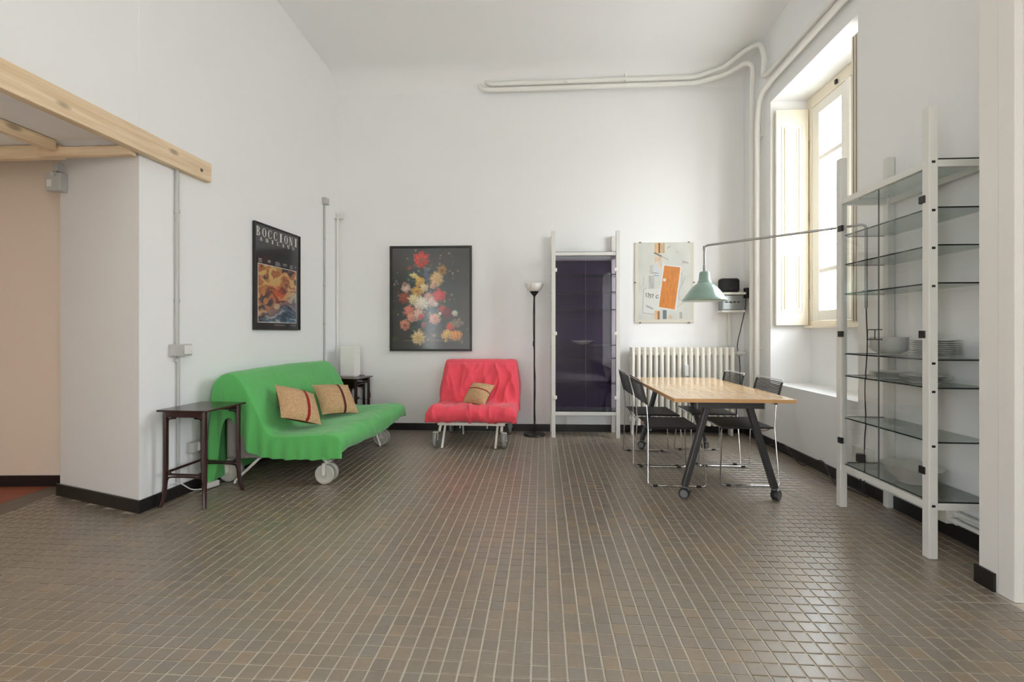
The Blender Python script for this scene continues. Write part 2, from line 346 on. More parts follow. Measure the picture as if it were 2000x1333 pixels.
# floor: grout bed, tiles, red floor and stone border of the passage
GZ = -.0035
floor = struct(MB().box(-5.2, 3.0, YREAR-.2, 6.0, -.12, GZ).build('floor', 'grout'), 'brown square klinker tile floor with pale joints')
def inside(x, y):
    if y > 5.56+(x+2.5)*.0245: return False
    if y > PC[1]:
        if x > lx(y)+.02: return x < XR-.01 and not (x > XJ-.02 and y < YJ+.01)
        return y < PC[1]+.3 and x > -3.62 and y < PC[1]-(x-PC[0])*.326-.02 and x < PC[0]
    if x > XJ-.02: return y > YJ+.01 and x < XR-.01
    return x > -3.60-.15*(y-2.8)
tw = TP-.0068; th = TP-.0056
def tile_mesh():
    b = MB(); a, c, e = tw/2, th/2, .0022
    vs = [(-a, -c, GZ-.001), (a, -c, GZ-.001), (a, c, GZ-.001), (-a, c, GZ-.001), (-a, -c, -.0014), (a, -c, -.0014), (a, c, -.0014), (-a, c, -.0014),
          (-a+e, -c+e, 0), (a-e, -c+e, 0), (a-e, c-e, 0), (-a+e, c-e, 0)]
    fs = [(i, (i+1) % 4, 4+(i+1) % 4, 4+i) for i in range(4)]+[(4+i, 4+(i+1) % 4, 8+(i+1) % 4, 8+i) for i in range(4)]+[(8, 9, 10, 11)]
    return vs, fs
tv, tf = tile_mesh()
cand = []
for i in range(-58, 42):
    for j in range(-28, 62):
        x, y = TX0+(i+.5)*TP, TY0+(j+.5)*TP
        if y < .3 or not inside(x, y): continue
        psi = math.atan(60/902.0); d = y*math.cos(psi)-x*math.sin(psi); a = x*math.cos(psi)+y*math.sin(psi)
        u, v = (1000+902*a/d, 650+902*1.2/d) if d > .1 else (-1, 9999)
        cand.append((d if (0 < u < 2000 and 650 < v < 1330) else 99, x, y))
cand.sort(key=lambda t: t[0])
tme = bpy.data.meshes.new('tile'); tme.from_pydata(tv, [], tf); tme.materials.append(M['tile'])
rnd = random.Random(3)
for d, x, y in cand[:300]:
    o = link('tile', tme, None, floor, loc=(x+rnd.uniform(-.0006, .0006), y+rnd.uniform(-.0006, .0006), rnd.uniform(-.0004, .0002)))
    o.rotation_euler = (rnd.gauss(0, .004), rnd.gauss(0, .004), rnd.gauss(0, .006))
fv = []; ff = []
for d, x, y in cand[300:]:
    mt = Matrix.Translation((x+rnd.uniform(-.0006, .0006), y+rnd.uniform(-.0006, .0006), rnd.uniform(-.0004, .0002))) @ Matrix.Rotation(rnd.gauss(0, .006), 4, 'Z') @ Matrix.Rotation(rnd.gauss(0, .004), 4, 'X') @ Matrix.Rotation(rnd.gauss(0, .004), 4, 'Y')
    b = len(fv); fv += [tuple(mt @ Vector(v)) for v in tv]; ff += [tuple(b+i for i in f) for f in tf]
fme = bpy.data.meshes.new('tile_field'); fme.from_pydata(fv, [], ff); fme.materials.append(M['tile'])
tag(link('tile_field', fme, None, floor), kind='stuff')
MB().prism([(-5.0, -1.0), (-3.35, -1.0), (-3.78, 2.95), (-3.82, 3.36), (-5.0, 3.28)], GZ, .002).build('red_slab', 'red_floor', floor)
MB().prism([(-3.35, -1.0), (-3.14, -1.0), (-3.55, 2.80), (-3.63, 3.24), (-3.58, 3.38), (-3.82, 3.36), (-3.78, 2.95)], GZ, .001).build('border_stone', 'grey_stone', floor)

# skirting
BH = .086
def skirting(name, p, q, side, label):
    p, q = Vector((*p, 0)), Vector((*q, 0)); d = (q-p).normalized(); nrm = Vector((-d.y, d.x, 0))*side
    a = [p, q, q+nrm*.014, p+nrm*.014]
    pts = [(v.x, v.y) for v in a]
    if side < 0: pts = pts[::-1]
    return struct(MB().prism(pts, .0, BH).build(name, 'black', bevel=.0015), label)
skirting('baseboard_back', (BL[0]+.013, BL[1]-.002), (BR[0]-.016, BR[1]-.002), -1, 'black skirting along the far wall')
skirting('baseboard_left', (PC[0]+.001, PC[1]-.012), (BL[0]+.001, BL[1]-.002), -1, 'black skirting along the left wall')
skirting('baseboard_pillar', (PL[0]-.013, PL[1]-.001), (PC[0]+.014, PC[1]-.001), -1, 'black skirting across the pillar face')
skirting('baseboard_passage', (-4.95, 3.27), (PL[0]-.016, 3.382), -1, 'black skirting in the passage')
skirting('baseboard_right', (XR-.001, 2.375), (XR-.001, BR[1]-.018), 1, 'black skirting under the window wall')
skirting('baseboard_jamb', (XJ-.001, 2.275), (XJ-.001, YJ+.013), 1, 'short piece of black skirting on the projecting wall end')
# door casing on the projecting wall, then a door beyond the frame edge
dr = struct(MB().box(XJ+.03, XJ+.08, 1.27, 2.185, .005, 2.94).build('door_1', 'trim'), 'white door at the edge of the view')
MB().box(XJ-.002, XJ+.06, 2.19, 2.268, 0, 3.02).box(XJ-.002, XJ+.06, 1.18, 1.262, 0, 3.02).box(XJ-.002, XJ+.06, 1.2625, 2.1895, 2.945, 3.02).build('casing', 'trim', dr, bevel=.004)
for z0, z1 in ((.2, 1.0), (1.15, 2.75)): MB().box(XJ+.022, XJ+.0305, 1.40, 2.06, z0, z1).build('panel', 'trim', dr, bevel=.004)

# window in the niche
w1 = thing('window_1', None, None, (0, 0, 0)); struct(w1, 'tall white casement window in the niche of the right wall')
YA, YB, WZ0, WZ1 = NY1-.002, NY0+.002, 1.27, 3.60
fr = MB(); xf0, xf1 = 2.765, 2.83
fr.box(xf0, xf1, YA-.085, YA, WZ0, WZ1+.034).box(xf0, xf1, YB, YB+.085, WZ0, WZ1+.034).box(xf0, xf1, YB+.0855, YA-.0855, WZ1-.085, WZ1+.034).box(xf0, xf1, YB+.0855, YA-.0855, WZ0, WZ0+.05)
fr.build('window_frame', 'cream', w1, bevel=.004)
MB().box(2.72, 2.80, NY0+.001, NY1-.001, 1.245, 1.2695).build('window_sill', 'cream', w1, bevel=.004)
ymid = 4.375
for y0, y1 in ((ymid+.002, YA-.087), (YB+.087, ymid-.002)):
    s_ = MB(); z0, z1 = WZ0+.052, WZ1-.087; st = .115; xs0, xs1 = 2.772, 2.815
    s_.box(xs0, xs1, y0, y0+st, z0, z1).box(xs0, xs1, y1-st, y1, z0, z1).box(xs0, xs1, y0+st, y1-st, z0, z0+.10).box(xs0, xs1, y0+st, y1-st, z1-.10, z1)
    for zb in (1.82, 2.955): s_.box(xs0+.006, xs1-.006, y0+st, y1-st, zb-.022, zb+.022)
    sash = s_.build('sash', 'sashw', w1, bevel=.004)
    zs = [z0+.10, 1.798, 1.842, 2.933, 2.977, z1-.10]
    for k in range(3): MB().box(2.790, 2.794, y0+st, y1-st, zs[2*k], zs[2*k+1]).build('pane', 'glassw', sash)
MB().box(2.752, 2.772, ymid-.03, ymid+.03, WZ0+.06, WZ1-.09).build('meeting_stile', 'sashw', w1, bevel=.006)
MB().tube([(2.745, ymid, 1.9), (2.735, ymid, 1.95), (2.735, ymid, 2.05), (2.745, ymid, 2.1)], .006).build('window_handle', 'clip', w1, smooth=True)
MB().box(2.742, 2.758, 4.52, 4.545, WZ1-.06, WZ1-.02).build('latch', 'blk', w1)

def shutter(name, label, thick, width, zz0, zz1, panels=True):
    t = thing(name, label, 'shutter', group='folding window shutters')
    MB().box(0, width, -thick/2, thick/2, zz0, zz1).build('leaf', 'cream', t, bevel=.003)
    if panels:
        for a, b in ((.06, .34), (.40, .93)):
            h = zz1-zz0; za, zb = zz0+h*a*1.0, zz0+h*b
            for e, dpt in ((.055, .006), (.085, .011), (.11, .006)):
                f_ = MB(); q = .012; y0, y1 = -thick/2-dpt, -thick/2+.001
                f_.box(e, e+q, y0, y1, za+e-.05, zb-e+.05).box(width-e-q, width-e, y0, y1, za+e-.05, zb-e+.05)
                f_.box(e+q, width-e-q, y0, y1, za+e-.05, za+e-.05+q).box(e+q, width-e-q, y0, y1, zb-e+.05-q, zb-e+.05)
                f_.build('moulding', 'cream', t, bevel=.003)
    return t
sh = shutter('window_shutter', 'cream panelled shutter folded open against the far side of the niche', .035, .325, 1.275, 3.525); sh.location = (2.432, 5.012, 0)
for z in (1.6, 2.4, 3.15): MB().tube([(.328, -.01, z-.045), (.328, -.01, z+.045)], .008).build('hinge', 'clip', sh, smooth=True)
s2 = shutter('window_shutter', 'cream shutter seen edge-on against the near side of the niche', .115, .32, 1.275, 3.53, False); s2.location = (2.432, 3.757, 0)
for dy in (.0, .03): MB().box(-.003, .002, dy, dy+.004, 1.29, 3.52).build('leaf_joint', 'clip', s2)
# outside: iron grille and pale facade seen through the panes
gr = thing('window_grille', 'iron grille outside the window panes', 'grille')
for k in range(8): MB().tube([(2.98, 3.72+k*.18, 1.25), (2.98, 3.72+k*.18, 3.62)], .007, 6).build('bar', 'iron', gr)
for z in (1.55, 2.1, 2.65, 3.2): MB().bar((2.98, 3.7, z), (2.98, 5.04, z), .03, .008).build('rail', 'iron', gr)
MB().tube([(3.0, 4.62, 2.98), (3.0, 4.48, 3.42)], .006, 6).build('brace', 'iron', gr)

# mezzanine timbers
def timber(name, m, box, label):
    return struct(MB().box(*box).build(name, m, bevel=.004), label)
eb = MB().box(-2.656, -2.598, -.9, 3.468, 2.378, 2.525).build('edge_beam', 'pine', bevel=.004); struct(eb, 'long pine edge beam of the mezzanine bolted to the wall')
MB().lathe([(.0, .004), (.011, .004), (.014, 0), (.014, -.003)], 12, mtx=Matrix.Translation((-2.598, 3.36, 2.44)) @ Matrix.Rotation(R(90), 4, 'Y')).build('bolt', 'clip', eb, smooth=True)
MB().lathe([(.0, .006), (.005, .006), (.005, .003)], 8, mtx=Matrix.Translation((-2.598, 3.36, 2.44)) @ Matrix.Rotation(R(90), 4, 'Y')).build('bolt_hole', 'blk', eb)
timber('cross_joist', 'pine_x', (-3.30, -2.66, 2.815, 2.86, 2.355, 2.415), 'short pine joist resting in front of the pillar top')
timber('rear_joist', 'pine_x', (-4.9, -3.21, 2.865, 2.91, 2.365, 2.455), 'pine joist along the back of the passage ceiling')
timber('inner_beam', 'pine', (-3.22, -3.165, -.9, 2.81, 2.385, 2.455), 'pine beam running under the mezzanine panel')

# ------------------------------------------------------------------ left wall frame of reference
LE = Vector((BL[0]-PC[0], BL[1]-PC[1], 0)).normalized(); LN = Vector((LE.y, -LE.x, 0))
LROT = Matrix(((LN.x, LE.x, 0, PC[0]), (LN.y, LE.y, 0, PC[1]), (0, 0, 1, 0), (0, 0, 0, 1)))   # local x = off the wall, y = along it

def picture_grid(name, img, w, h, parent, m='picture'):
    """img: rows top to bottom, linear rgb; mesh in local y (0..w), z (0..h), at x=0, facing +x"""
    H, W = img.shape[:2]
    ys = np.linspace(0, w, W+1); zs = np.linspace(h, 0, H+1)
    Y, Z = np.meshgrid(ys, zs); v = np.stack([np.zeros_like(Y), Y, Z], -1).reshape(-1, 3)
    idx = np.arange((H+1)*(W+1)).reshape(H+1, W+1)
    q = np.stack([idx[1:, :-1], idx[1:, 1:], idx[:-1, 1:], idx[:-1, :-1]], -1).reshape(-1, 4)
    me = bpy.data.meshes.new(name); me.from_pydata(v.tolist(), [], q.tolist())
    ca = me.color_attributes.new('print', 'FLOAT_COLOR', 'CORNER')
    col = np.ones((H*W, 4, 4), dtype=np.float32); col[:, :, :3] = img.reshape(-1, 1, 3)
    ca.data.foreach_set('color', col.reshape(-1))
    return link(name, me, m, parent)
def lin(c):
    c = np.asarray(c, float)/255; return np.where(c <= .04045, c/12.92, ((c+.055)/1.055)**2.4)
def vnoise(x, y, seed=0, octv=4):
    out = np.zeros_like(x); amp = 1; tot = 0
    for o in range(octv):
        f = 2**o; xi, yi = np.floor(x*f), np.floor(y*f); xf, yf = x*f-xi, y*f-yi
        xf = xf*xf*(3-2*xf); yf = yf*yf*(3-2*yf)
        hsh = lambda a, b: np.modf(np.abs(np.sin(a*127.1+b*311.7+seed*74.7+o*13.3)*43758.5453))[0]
        n0 = hsh(xi, yi)*(1-xf)+hsh(xi+1, yi)*xf; n1 = hsh(xi, yi+1)*(1-xf)+hsh(xi+1, yi+1)*xf
        out += amp*(n0*(1-yf)+n1*yf); tot += amp; amp *= .5
    return out/tot

# flower picture -------------------------------------------------
def flower_image():
    W, H = 190, 248
    X, Y = np.meshgrid(np.linspace(50, 915, W), np.linspace(110, 1240, H))
    n1 = vnoise(X/120, Y/120, 1); n2 = vnoise(X/35, Y/35, 2)
    im = lin([52, 53, 52])*(0.75+.5*n1[..., None])
    # foliage
    msk = np.exp(-(((X-430)/330)**2+((Y-690)/430)**2)**2)*(n2 > .48)
    im = im*(1-.75*msk[..., None])+lin([36, 66, 62])*.75*msk[..., None]*(.6+n1[..., None])
    rg = random.Random(11)
    n3 = vnoise(X/22, Y/22, 3)
    def bloom(cx, cy, r, col, petals=7, col2=None, sq=1.0):
        nonlocal im
        r = r*1.14
        a = np.arctan2(Y-cy, (X-cx)/sq); d = np.hypot((X-cx)/sq, Y-cy)
        ph = rg.uniform(0, 6); rad = r*(1+.08*np.sin(a*petals+ph)+.06*np.sin(a*(petals+4)-ph)+.5*(n3-.5))
        k = np.clip((rad-d)/(r*.30), 0, 1)*.93
        # layers of petals: rings broken up by angle, darker in the folds
        ring = np.abs(np.sin(d/r*(5.2 if r > 40 else 3.6)+1.3*np.sin(a*petals+ph)+n3*2.2))
        sh_ = .52+.62*ring*(1.12-.35*d/r)
        sh_ = sh_*(1.05+.18*np.cos(a+2.2))
        c = lin(col)[None, None]*sh_[..., None]
        if col2 is not None:
            t = np.clip(1-d/(r*.5), 0, 1)[..., None]; c = c*(1-t)+lin(col2)*t
        im = im*(1-k[..., None])+c*k[..., None]
    def leaf(cx, cy, L_, an, col):
        nonlocal im
        ca, sa = math.cos(an), math.sin(an); u = (X-cx)*ca+(Y-cy)*sa; v = -(X-cx)*sa+(Y-cy)*ca
        t = np.clip(u/L_, 0, 1); w = L_*.20*np.sin(t*math.pi)**.8; k = ((u > 0) & (u < L_))*np.clip((w-np.abs(v))/3, 0, 1)*.8
        c = lin(col)*(.65+.6*t[..., None]); c = c*np.where((v > 0)[..., None], 1.15, .8)
        im = im*(1-k[..., None])+c*k[..., None]
    n3 = vnoise(X/22, Y/22, 3)
    for _ in range(150):
        an = rg.uniform(0, 6.28); rr_ = rg.gauss(0, 1)
        cx, cy = rg.gauss(400, 150), rg.gauss(640, 220)
        leaf(cx, cy, rg.uniform(50, 130), math.atan2(cy-720, cx-420)+rg.gauss(0, .7), rg.choice([(40, 78, 70), (52, 86, 74), (34, 58, 66), (66, 80, 58), (48, 62, 58), (58, 52, 74)]))
    for _ in range(170):
        cx, cy = rg.gauss(430, 190), rg.gauss(650, 240)
        bloom(cx, cy, rg.uniform(6, 16), rg.choice([(150, 120, 110), (120, 130, 120), (90, 110, 130), (170, 150, 110), (140, 80, 80), (60, 90, 90)]), 4)
    for b in [(240, 335, 22, (170, 70, 60), 5), (430, 360, 24, (92, 106, 134), 5), (452, 345, 20, (120, 130, 140), 5), (435, 410, 30, (84, 100, 130), 5), (445, 460, 30, (76, 94, 124), 6), (608, 360, 56, (176, 128, 66), 6, (96, 60, 40)), (545, 460, 76, (226, 190, 138), 6, (230, 180, 112)),
              (505, 535, 34, (228, 172, 150), 5), (300, 420, 32, (230, 204, 132), 6), (265, 412, 18, (222, 206, 150), 5), (335, 448, 26, (226, 196, 120), 5), (365, 485, 52, (224, 178, 82), 7), (405, 555, 48, (232, 208, 160), 6), (330, 598, 60, (224, 168, 70), 7, (170, 110, 50)), (205, 560, 52, (222, 186, 176), 5, (240, 226, 214)),
              (190, 515, 30, (164, 120, 120), 5), (185, 668, 60, (164, 78, 62), 6), (450, 655, 44, (222, 148, 126), 6), (500, 705, 50, (220, 180, 164), 6), (540, 740, 26, (214, 190, 170), 5), (295, 685, 64, (238, 222, 172), 7), (380, 728, 78, (242, 230, 206), 8, (250, 240, 222)), (330, 770, 30, (230, 210, 190), 6),
              (575, 640, 70, (222, 54, 58), 5, (232, 80, 80)), (245, 820, 66, (230, 136, 118), 7), (265, 885, 54, (236, 164, 142), 6), (345, 850, 64, (238, 192, 172), 7, (244, 216, 190)), (372, 880, 32, (206, 72, 80), 5), (195, 975, 58, (224, 146, 120), 6, (120, 60, 56)),
              (405, 970, 30, (166, 90, 88), 5), (530, 900, 62, (228, 168, 142), 6, (206, 120, 104)), (620, 800, 50, (190, 62, 58), 5), (670, 840, 60, (124, 44, 60), 5), (750, 840, 34, (206, 206, 186), 6), (585, 845, 18, (236, 228, 206), 4),
              (345, 1115, 78, (232, 206, 146), 9, (200, 160, 92)), (700, 990, 46, (220, 84, 64), 3), (665, 1080, 56, (236, 184, 104), 2), (765, 1085, 60, (236, 158, 78), 2), (378, 240, 86, (224, 60, 50), 6, (130, 80, 50)), (650, 1150, 16, (204, 184, 98), 3), (520, 1090, 22, (150, 128, 110), 4)]:
        bloom(*b)
    for _ in range(42):      # bunch of grapes
        a, q = rg.uniform(0, 6.28), rg.uniform(0, 1)**.6; bloom(775+75*q*math.cos(a), 950+48*q*math.sin(a), rg.uniform(11, 17), rg.choice([(150, 132, 112), (128, 114, 100), (160, 144, 110), (112, 104, 104)]), 2)
    k = ((np.abs(Y-1146) < 4) & (X > 180) & (X < 850) & (np.abs(X-345) > 80)).astype(float)[..., None]*.6
    im = im*(1-k)+lin([150, 126, 96])*k
    return np.clip(im*(.9+.2*n2[..., None]), 0, 1)
# back wall frame: local y runs along the wall to the right when seen from the room; x points off the wall
BE = Vector((BR[0]-BL[0], BR[1]-BL[1], 0)).normalized(); BN = Vector((BE.y, -BE.x, 0))
def back_frame(x, z, off=0.0):
    t = (x-BL[0])/(BR[0]-BL[0]); p = Vector((x, BL[1]-.005+t*(BR[1]-BL[1]+.01), z))+BN*off
    return Matrix(((BN.x, BE.x, 0, p.x), (BN.y, BE.y, 0, p.y), (0, 0, 1, p.z), (0, 0, 0, 1)))
def framed(name, label, cat, mtx, w, h, fw, depth, m='blackframe'):
    t = thing(name, label, cat); t.matrix_world = mtx
    MB().box(.002, depth, 0, fw, 0, h).box(.002, depth, w-fw, w, 0, h).box(.002, depth, fw, w-fw, 0, fw).box(.002, depth, fw, w-fw, h-fw, h).build('frame', m, t, bevel=.002)
    return t
FX0, FX1, FZ0, FZ1 = -1.876, -.864, .972, 2.262
ft = framed('flower_picture', 'large black framed picture of a bouquet of flowers above the red armchair', 'picture', back_frame(FX0, FZ0), FX1-FX0, FZ1-FZ0, .026, .03)
pg = picture_grid('print', flower_image(), FX1-FX0-.05, FZ1-FZ0-.05, ft); pg.location = (.014, .025, .025)
MB().box(.018, .0195, .025, FX1-FX0-.025, .025, FZ1-FZ0-.025).build('glazing', 'paperglass', ft)

# exhibition poster ----------------------------------------------
def poster_image(W=84, H=120):
    X, Y = np.meshgrid(np.linspace(0, 1, W), np.linspace(0, 1.3, H))
    wx = vnoise(X*3, Y*3, 5); wy = vnoise(X*3+9, Y*3+4, 6)
    a = vnoise(X*7+wx*5, Y*5+wy*5, 7, 3); b = vnoise(X*4+wy*4, Y*9+wx*4, 8, 3)
    warm = lin([196, 150, 92])*(1-a[..., None])+lin([170, 74, 48])*a[..., None]
    warm = np.where((b > .62)[..., None], lin([216, 178, 118]), warm); warm = np.where((b < .36)[..., None], lin([70, 64, 70]), warm)
    cool = lin([92, 128, 146])*(1-a[..., None])+lin([60, 86, 120])*a[..., None]; cool = np.where((b > .58)[..., None], lin([160, 176, 174]), cool)
    cool = np.where((b < .38)[..., None], lin([44, 66, 86]), cool)
    k = 1/(1+np.exp(-((X-.45)*4+(Y-.95)*9+(wx-.5)*5)))
    im = warm*(1-k[..., None])+cool*k[..., None]
    f_ = np.exp(-(((X-.5)/.2)**2+((Y-.62)/.17)**2))[..., None]*.8; im = im*(1-f_)+lin([206, 78, 40])*f_*(.6+.8*b[..., None])
    return np.clip(im, 0, 1)
GLY = {
    'I': [('r', .30, .70, 0, 1), ('r', .1, .9, 0, .05), ('r', .1, .9, .95, 1)],
    'B': [('r', .15, .38, 0, 1), ('r', 0, .45, 0, .05), ('r', 0, .45, .95, 1), ('a', .40, .755, .40, .245, -90, 90, .22, .07), ('a', .40, .25, .50, .25, -90, 90, .24, .07)],
    'O': [('a', .5, .5, .48, .5, 0, 360, .24, .05)],
    'C': [('a', .52, .5, .50, .5, 55, 305, .26, .06), ('r', .84, .92, .66, .95), ('r', .84, .92, .08, .3)],
    'N': [('r', .10, .18, 0, 1), ('r', .80, .88, 0, 1), ('d', .08, 1, .34, 1, .90, 0, .66, 0), ('r', 0, .3, 0, .05), ('r', .66, 1, .95, 1), ('r', 0, .2, .95, 1)],
    'A': [('d', .44, 1, .56, 1, .20, 0, .10, 0), ('d', .42, 1, .60, 1, .92, 0, .66, 0), ('r', .24, .75, .28, .34), ('r', 0, .3, 0, .05), ('r', .58, 1, 0, .05)],
    'M': [('r', .10, .18, 0, 1), ('r', .74, .94, 0, 1), ('d', .06, 1, .28, 1, .58, .05, .42, .05), ('d', .78, 1, .86, 1, .56, .05, .48, .05), ('r', 0, .28, 0, .05), ('r', .64, 1, 0, .05)],
    'L': [('r', .18, .42, 0, 1), ('r', .05, .55, .95, 1), ('r', .05, .95, 0, .05), ('r', .88, .95, 0, .3)],
}
def glyph(mb, ch, y, z, w, h, x=0):
    for g in GLY[ch]:
        if g[0] == 'r': mb.add([(x, y+g[1]*w, z+g[3]*h), (x, y+g[2]*w, z+g[3]*h), (x, y+g[2]*w, z+g[4]*h), (x, y+g[1]*w, z+g[4]*h)], [(0, 1, 2, 3)])
        elif g[0] == 'd': mb.add([(x, y+g[k]*w, z+g[k+1]*h) for k in (1, 3, 5, 7)], [(0, 1, 2, 3)])
        else:
            _, cx, cy, rx, ry, a0, a1, tk, tn = g; n_ = 20; vs = []
            for i in range(n_+1):
                a = R(a0+(a1-a0)*i/n_); ca, sa = math.cos(a), math.sin(a); t_ = abs(ca)
                ix, iy = rx-tn-(tk-tn)*t_, ry-tn
                vs += [(x, y+(cx+rx*ca)*w, z+(cy+ry*sa)*h), (x, y+(cx+ix*ca)*w, z+(cy+iy*sa)*h)]
            mb.add(vs, [(2*i, 2*i+1, 2*i+3, 2*i+2) for i in range(n_)])
PS0 = 1.115; PW, PH, PZ0 = .722, .990, 1.225
po = framed('exhibition_poster', 'black framed exhibition poster with white serif lettering on the left wall', 'poster', LROT @ Matrix.Translation((0, PS0, PZ0)), PW, PH, .013, .03)
MB().box(.004, .014, .013, PW-.013, .013, PH-.013).build('backing', mat('black_poster', srgb(34, 34, 36), .4), po)
pi = picture_grid('print', poster_image(), .60, .535, po); pi.location = (.0155, .062, .075)
MB().box(.0145, .0150, .056, .668, .069, .616).build('print_border', 'ink', po)
le = MB()
n8 = 'BOCCIONI'
for i, ch in enumerate(n8): glyph(le, ch, .034+i*.0845, .868, .060, .084, .0150)
for i, (ch, k) in enumerate(zip('AMILANO', (0, 1, 2, 3, 4, 5, 6))): glyph(le, ch, .082+k*.0845, .826, .040, .036, .0152)
le.build('lettering', 'ink', po)
sm = MB(); rg = random.Random(4)
for y0, nl, wd_ in ((.066, 3, .075), (.20, 2, .07), (.315, 3, .10), (.44, 2, .085), (.55, 3, .08)):
    for k in range(nl): sm.add([(.015, y0, .655-k*.014), (.015, y0+wd_*rg.uniform(.6, 1), .655-k*.014), (.015, y0+wd_*.6, .662-k*.014), (.015, y0, .662-k*.014)], [(0, 1, 2, 3)])
sm.add([(.015, .648, .64), (.015, .660, .64), (.015, .660, .665), (.015, .648, .665)], [(0, 1, 2, 3)])
sm.add([(.015, .30, .045), (.015, .47, .045), (.015, .47, .050), (.015, .30, .050)], [(0, 1, 2, 3)]).add([(.015, .56, .045), (.015, .66, .045), (.015, .66, .050), (.015, .56, .050)], [(0, 1, 2, 3)])
tag(sm.build('small_print', mat('grey_ink', srgb(170, 170, 168), .6), po), kind='stuff')
MB().box(.020, .0212, .013, PW-.013, .013, PH-.013).build('glazing', 'paperglass', po)

# collage print in a clip frame -----------------------------------
def collage_image():
    W, H = 150, 205
    X, Y = np.meshgrid(np.linspace(90, 940, W), np.linspace(110, 1270, H))
    n1 = vnoise(X/150, Y/150, 21); n2 = vnoise(X/14, Y/60, 22)
    im = lin([216, 217, 208])*(.90+.2*n1[..., None])
    def poly(pts, col, al=1.0, grain=0):
        nonlocal im
        k = np.ones_like(X, bool); m_ = len(pts)
        for i in range(m_):
            (x0, y0), (x1, y1) = pts[i], pts[(i+1) % m_]; k &= ((x1-x0)*(Y-y0)-(y1-y0)*(X-x0)) >= 0
        c = lin(col)*(1+grain*(n2[..., None]-.5)*2); k = k[..., None]*al; im = im*(1-k)+c*k
    def rect(x0, x1, y0, y1, col, al=1., grain=0): poly([(x0, y0), (x1, y0), (x1, y1), (x0, y1)], col, al, grain)
    def line(pts, w, col, al=.9):
        nonlocal im
        for (x0, y0), (x1, y1) in zip(pts[:-1], pts[1:]):
            l2 = (x1-x0)**2+(y1-y0)**2; t = np.clip(((X-x0)*(x1-x0)+(Y-y0)*(y1-y0))/l2, 0, 1)
            d = np.hypot(X-x0-t*(x1-x0), Y-y0-t*(y1-y0)); k = np.clip((w-d)/2+.5, 0, 1)[..., None]*al; im = im*(1-k)+lin(col)*k
    rect(90, 130, 110, 1270, (226, 222, 208)); rect(900, 940, 110, 1270, (214, 212, 196)); rect(90, 940, 1225, 1270, (226, 220, 206))
    rect(372, 515, 115, 262, (224, 186, 140), 1, .3); rect(428, 450, 115, 262, (120, 84, 64)); rect(495, 520, 115, 262, (196, 178, 140))
    rect(372, 480, 300, 490, (228, 200, 168), .8, .4); rect(372, 430, 400, 620, (212, 220, 226), .8); rect(480, 512, 380, 620, (214, 226, 234), .8)
    rect(285, 365, 590, 780, (176, 180, 178), .7, .3); rect(300, 350, 435, 560, (186, 188, 186), .6, .3); rect(215, 460, 780, 1130, (226, 227, 220), .8)
    poly([(250, 1010), (355, 1062), (350, 1088), (245, 1040)], (176, 180, 174)); rect(372, 450, 1095, 1228, (224, 188, 146), 1, .3); rect(420, 446, 1110, 1228, (150, 112, 86)); rect(495, 548, 1092, 1222, (116, 126, 132), 1, .2)
    poly([(600, 1145), (642, 1215), (572, 1215)], (224, 190, 150)); rect(740, 778, 1118, 1216, (170, 172, 168), .8)
    poly([(500, 425), (770, 455), (690, 1100), (420, 1062)], (234, 234, 232)); poly([(515, 440), (752, 470), (668, 1085), (435, 1045)], (216, 134, 56), 1, .28)
    line([(375, 258), (470, 305)], 12, (110, 98, 88)); line([(470, 305), (575, 358)], 6, (170, 168, 160)); line([(780, 378), (862, 408)], 10, (176, 160, 158), .7); line([(780, 405), (850, 398)], 8, (176, 160, 158), .7)
    line([(250, 770), (215, 790), (200, 1000), (200, 1130), (375, 1156)], 3, (140, 142, 140)); line([(330, 548), (425, 552)], 4, (110, 112, 120)); line([(370, 585), (430, 590)], 4, (60, 64, 90))
    line([(215, 600), (205, 740)], 5, (190, 192, 190)); line([(770, 545), (775, 700), (720, 830), (730, 930), (770, 960)], 3, (150, 160, 168)); line([(820, 600), (780, 720)], 3, (160, 164, 168)); line([(560, 190), (600, 165)], 5, (150, 148, 140)); line([(690, 235), (715, 250)], 5, (180, 176, 172))
    line([(700, 1050), (790, 980), (890, 960)], 3, (170, 172, 170))
    # handwritten figures 1737 O
    for st_ in ([(245, 845), (255, 900)], [(265, 850), (290, 848), (280, 905)], [(297, 860), (318, 862), (305, 880), (322, 895), (300, 915)], [(328, 866), (355, 862), (340, 912)], [(425, 875), (400, 880), (392, 905), (408, 918), (428, 908)]):
        line(st_, 5, (70, 72, 72))
    d = np.hypot(X-518, Y-652); k = np.clip((24-d)/3, 0, 1)[..., None]; im = im*(1-k)+lin([240, 232, 220])*k
    return np.clip(im, 0, 1)
CX0, CX1, CZ0, CZ1 = 1.108, 1.806, 1.318, 2.284
co = thing('collage_print', 'pale collage print with an orange panel in a clip frame above the radiator', 'picture'); co.matrix_world = back_frame(CX0, CZ0)
MB().box(.002, .016, 0, CX1-CX0, 0, CZ1-CZ0).build('backing_board', mat('cream_board', srgb(214, 206, 184), .7), co, bevel=.001)
cg = picture_grid('print', collage_image(), CX1-CX0-.004, CZ1-CZ0-.004, co); cg.location = (.0168, .002, .002)
MB().box(.0175, .0190, 0, CX1-CX0, 0, CZ1-CZ0).build('glazing', 'paperglass', co)
cw, chh = CX1-CX0, CZ1-CZ0
for y, z in ((.06, 0), (cw-.06, 0), (.06, chh), (cw-.06, chh), (0, chh*.5), (cw, chh*.5)):
    MB().box(.0192, .022, y-.012, y+.012, z-.008, z+.008).build('clip', 'clip', co)

